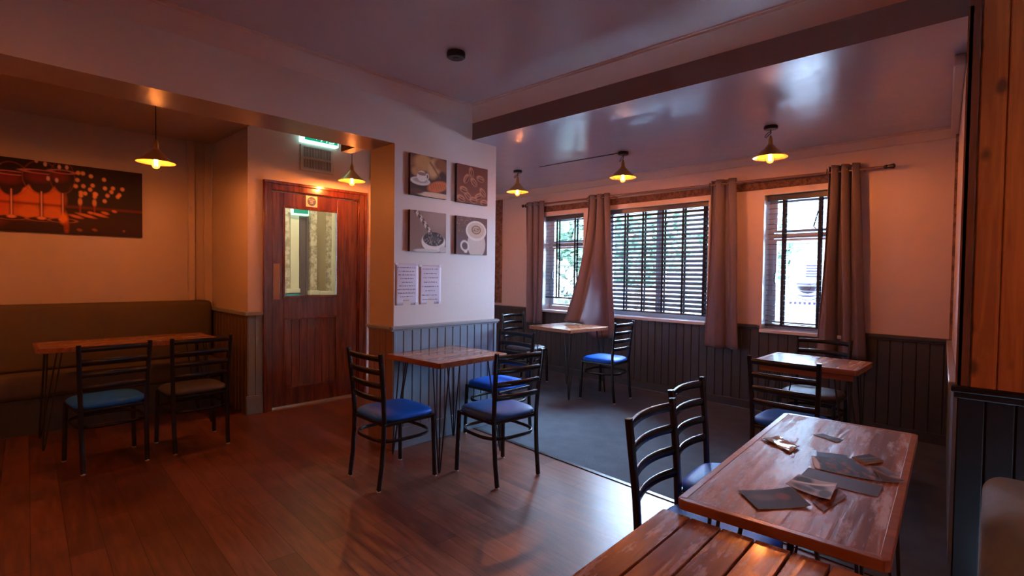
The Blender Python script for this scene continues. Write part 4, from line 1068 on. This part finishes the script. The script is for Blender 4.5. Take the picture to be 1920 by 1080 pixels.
card('booklet', 'small dark booklet at the far side of the collage print', 'booklet', [(-.346, 2.082), (-.307, 2.159), (-.262, 2.122), (-.301, 2.053)], r, .0, .0, thick=.008)
r = Ras(.13, .05, 30).fill((74, 48, 38)); r.line(0, .01, .13, .04, .006, (160, 122, 96)); r.ell(.09, .02, .03, .01, (60, 36, 28), .5)
card('photo_print', 'narrow brown print sticking out toward the right table edge', 'photo', [(-.284, 2.031), (-.249, 2.045), (-.185, 1.945), (-.235, 1.903)], r, .0035, .004)
r = Ras(.15, .12, 50).fill((34, 27, 27)); r.ell(.05, .05, .035, .02, (96, 78, 70), .8, .8); r.ell(.105, .05, .018, .022, (112, 56, 44), .6); r.ell(.06, .1, .08, .02, (40, 32, 32), .6)  # pale and orange ellipses are sheen painted into the card's colour
card('photo_print', 'dark postcard-like photo print nearest the viewer on the worn table', 'photo', [(-.528, 1.527), (-.426, 1.652), (-.347, 1.558), (-.446, 1.441)], r, 0, .006)
r = Ras(.15, .08, 20).fill((96, 52, 36)); r.line(0, .04, .15, .05, .01, (150, 96, 70))
card('photo_print', 'brown print half hidden beneath the glossy silver print', 'photo', [(-.355, 1.60), (-.322, 1.752), (-.292, 1.703), (-.318, 1.552)], r, .0, .004)
r = Ras(.13, .13, 60).fill((176, 186, 200)); r.ell(.03, .04, .03, .035, (40, 44, 58), .5); r.ell(.08, .06, .03, .02, (60, 66, 84), .6); r.ell(.05, .1, .035, .02, (70, 72, 86), .7); r.line(.0, .08, .12, .02, .008, (240, 242, 246)); r.ell(.11, .1, .02, .03, (52, 44, 44), .5)
card('photo_print', 'glossy silver and black print overlapping the dark print', 'photo', [(-.431, 1.768), (-.327, 1.765), (-.316, 1.62), (-.439, 1.658)], r, .0065, .006)
r = Ras(.09, .03, 12).fill((66, 66, 78)); r.line(0, .015, .09, .015, .004, (104, 104, 118))
card('card_slip', 'small dark grey slip alone near the far end of the worn table', 'card', [(-.512, 2.293), (-.488, 2.327), (-.411, 2.298), (-.421, 2.249)], r, .0, .002)
# clear crumpled wrapper
c = (-.565, 2.065); rg = random.Random(4); m = MB()
def wr(u, v):
    P = [(-.640, 2.085), (-.598, 2.15), (-.505, 2.075), (-.515, 1.99)]
    x = (P[0][0] * (1 - u) + P[1][0] * u) * (1 - v) + (P[3][0] * (1 - u) + P[2][0] * u) * v
    y = (P[0][1] * (1 - u) + P[1][1] * u) * (1 - v) + (P[3][1] * (1 - u) + P[2][1] * u) * v
    return (x - c[0], y - c[1], .002 + .007 * rg.random())
m.grid(wr, 7, 9); o = m.build('clear_wrapper', simple('shiny_wrapper', (.62, .68, .70, 1), .08, spec=1), smooth=20, solid=.0008); o.location = (c[0], c[1], TZ)
tag(o, 'shiny clear crumpled wrapper at the left side of the worn table', 'wrapper')

# ------------------------------------------------------------------ outside, beyond the windows
m = MB(); m.box(-24, 10, 6.3, 11, -.25, -.15); st(m.build('ground_pavement', M['pave']))
m = MB(); m.box(-24, 10, 11, 16.0, -.3, -.2); st(m.build('ground_road', M['road']))
t = thing('garden_wall', 'low red brick wall outside the right window', 'wall', (-2, 8.6, -.15))
m = MB(); m.box(-3.5, 3.5, -.1, .1, 0, .55); m.build('brickwork', M['redbrick'], t)
m = MB(); m.box(-3.55, 3.55, -.14, .14, .55, .62); m.build('coping', M['pave'], t)
t = thing('building', 'white rendered building across the street seen through the right window', 'building', (-3.0, 17, -.2))
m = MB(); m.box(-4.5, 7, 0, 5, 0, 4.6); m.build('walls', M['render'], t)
m = MB(); m.prism([(-.3, 4.55), (5.3, 4.55), (2.5, 6.2)], lambda a, b, d: (d, a, b), -4.7, 7.2); m.build('roof', M['farroof'], t)
for x in (-3.2, -.6, 1.9, 4.4):
    for z in (.9, 3.0):
        m = MB(); m.box(x, x + 1.0, -.04, 0, z, z + 1.1); f_ = m.build('window', M['white'], t)
        m = MB(); m.box(x + .08, x + .92, -.05, -.04, z + .08, z + 1.02); m.build('pane', M['farpane'], f_)
m = MB(); m.box(.85, 1.15, -.12, -.05, 1.5, 2.7); m.build('banner', M['teal_sign'], t)
def tree(x, y, h, rad, mk, label, seed):
    t = thing('tree', label, 'tree', (x, y, -.2), 0, 'trees across the street'); rg = random.Random(seed)
    m = MB(); m.tube([(0, 0, 0), (.05, 0, h * .35), (-.03, .05, h * .7)], lambda i: (.14, .10, .05)[i], 8); m.build('trunk', M['bark'], t)
    m = MB()
    for i in range(1500):
        a, b_ = rg.random() * 2 * PI, math.acos(2 * rg.random() - 1); q = rad * rg.random() ** .4
        c = (q * math.sin(b_) * math.cos(a), q * math.sin(b_) * math.sin(a), h * .62 + q * .95 * math.cos(b_)); s_ = .07 + .09 * rg.random()
        u = Vector((rg.random() - .5, rg.random() - .5, rg.random() - .5)).normalized(); w = u.orthogonal().normalized()
        C_ = Vector(c); m.add([C_ + u * s_, C_ + w * s_ * .6, C_ - u * s_, C_ - w * s_ * .6], [(0, 1, 2, 3)])
    m.build('foliage', M[mk], t)
t = thing('building', 'long pale terrace behind the trees across the street', 'building', (-16.5, 19, -.2))
m = MB(); m.box(-9, 8.6, 0, 5, 0, 5.0); m.build('walls', M['render'], t)
m = MB(); m.prism([(-.3, 4.95), (5.3, 4.95), (2.5, 6.8)], lambda a, b, d: (d, a, b), -9.2, 8.8); m.build('roof', M['farroof'], t)
for x in (-6, -3, 0, 3, 6):
    for z in (.9, 3.2):
        m = MB(); m.box(x, x + 1.0, -.04, 0, z, z + 1.2); f_ = m.build('window', M['white'], t)
        m = MB(); m.box(x + .08, x + .92, -.05, -.04, z + .08, z + 1.12); m.build('pane', M['farpane'], f_)
tree(-6.5, 11.4, 4.3, 1.4, 'leaf', 'green leafy tree seen through the middle window', 1)
tree(-9.1, 12.0, 4.4, 1.15, 'leaf', 'green leafy tree seen through the leftmost window', 2)
tree(-4.7, 13.9, 4.0, 1.2, 'leaf', 'green tree seen near the right of the middle window', 5)
tree(-7.35, 9.1, 1.9, .8, 'leaf2', 'pale bushy tree low in the leftmost window', 3)
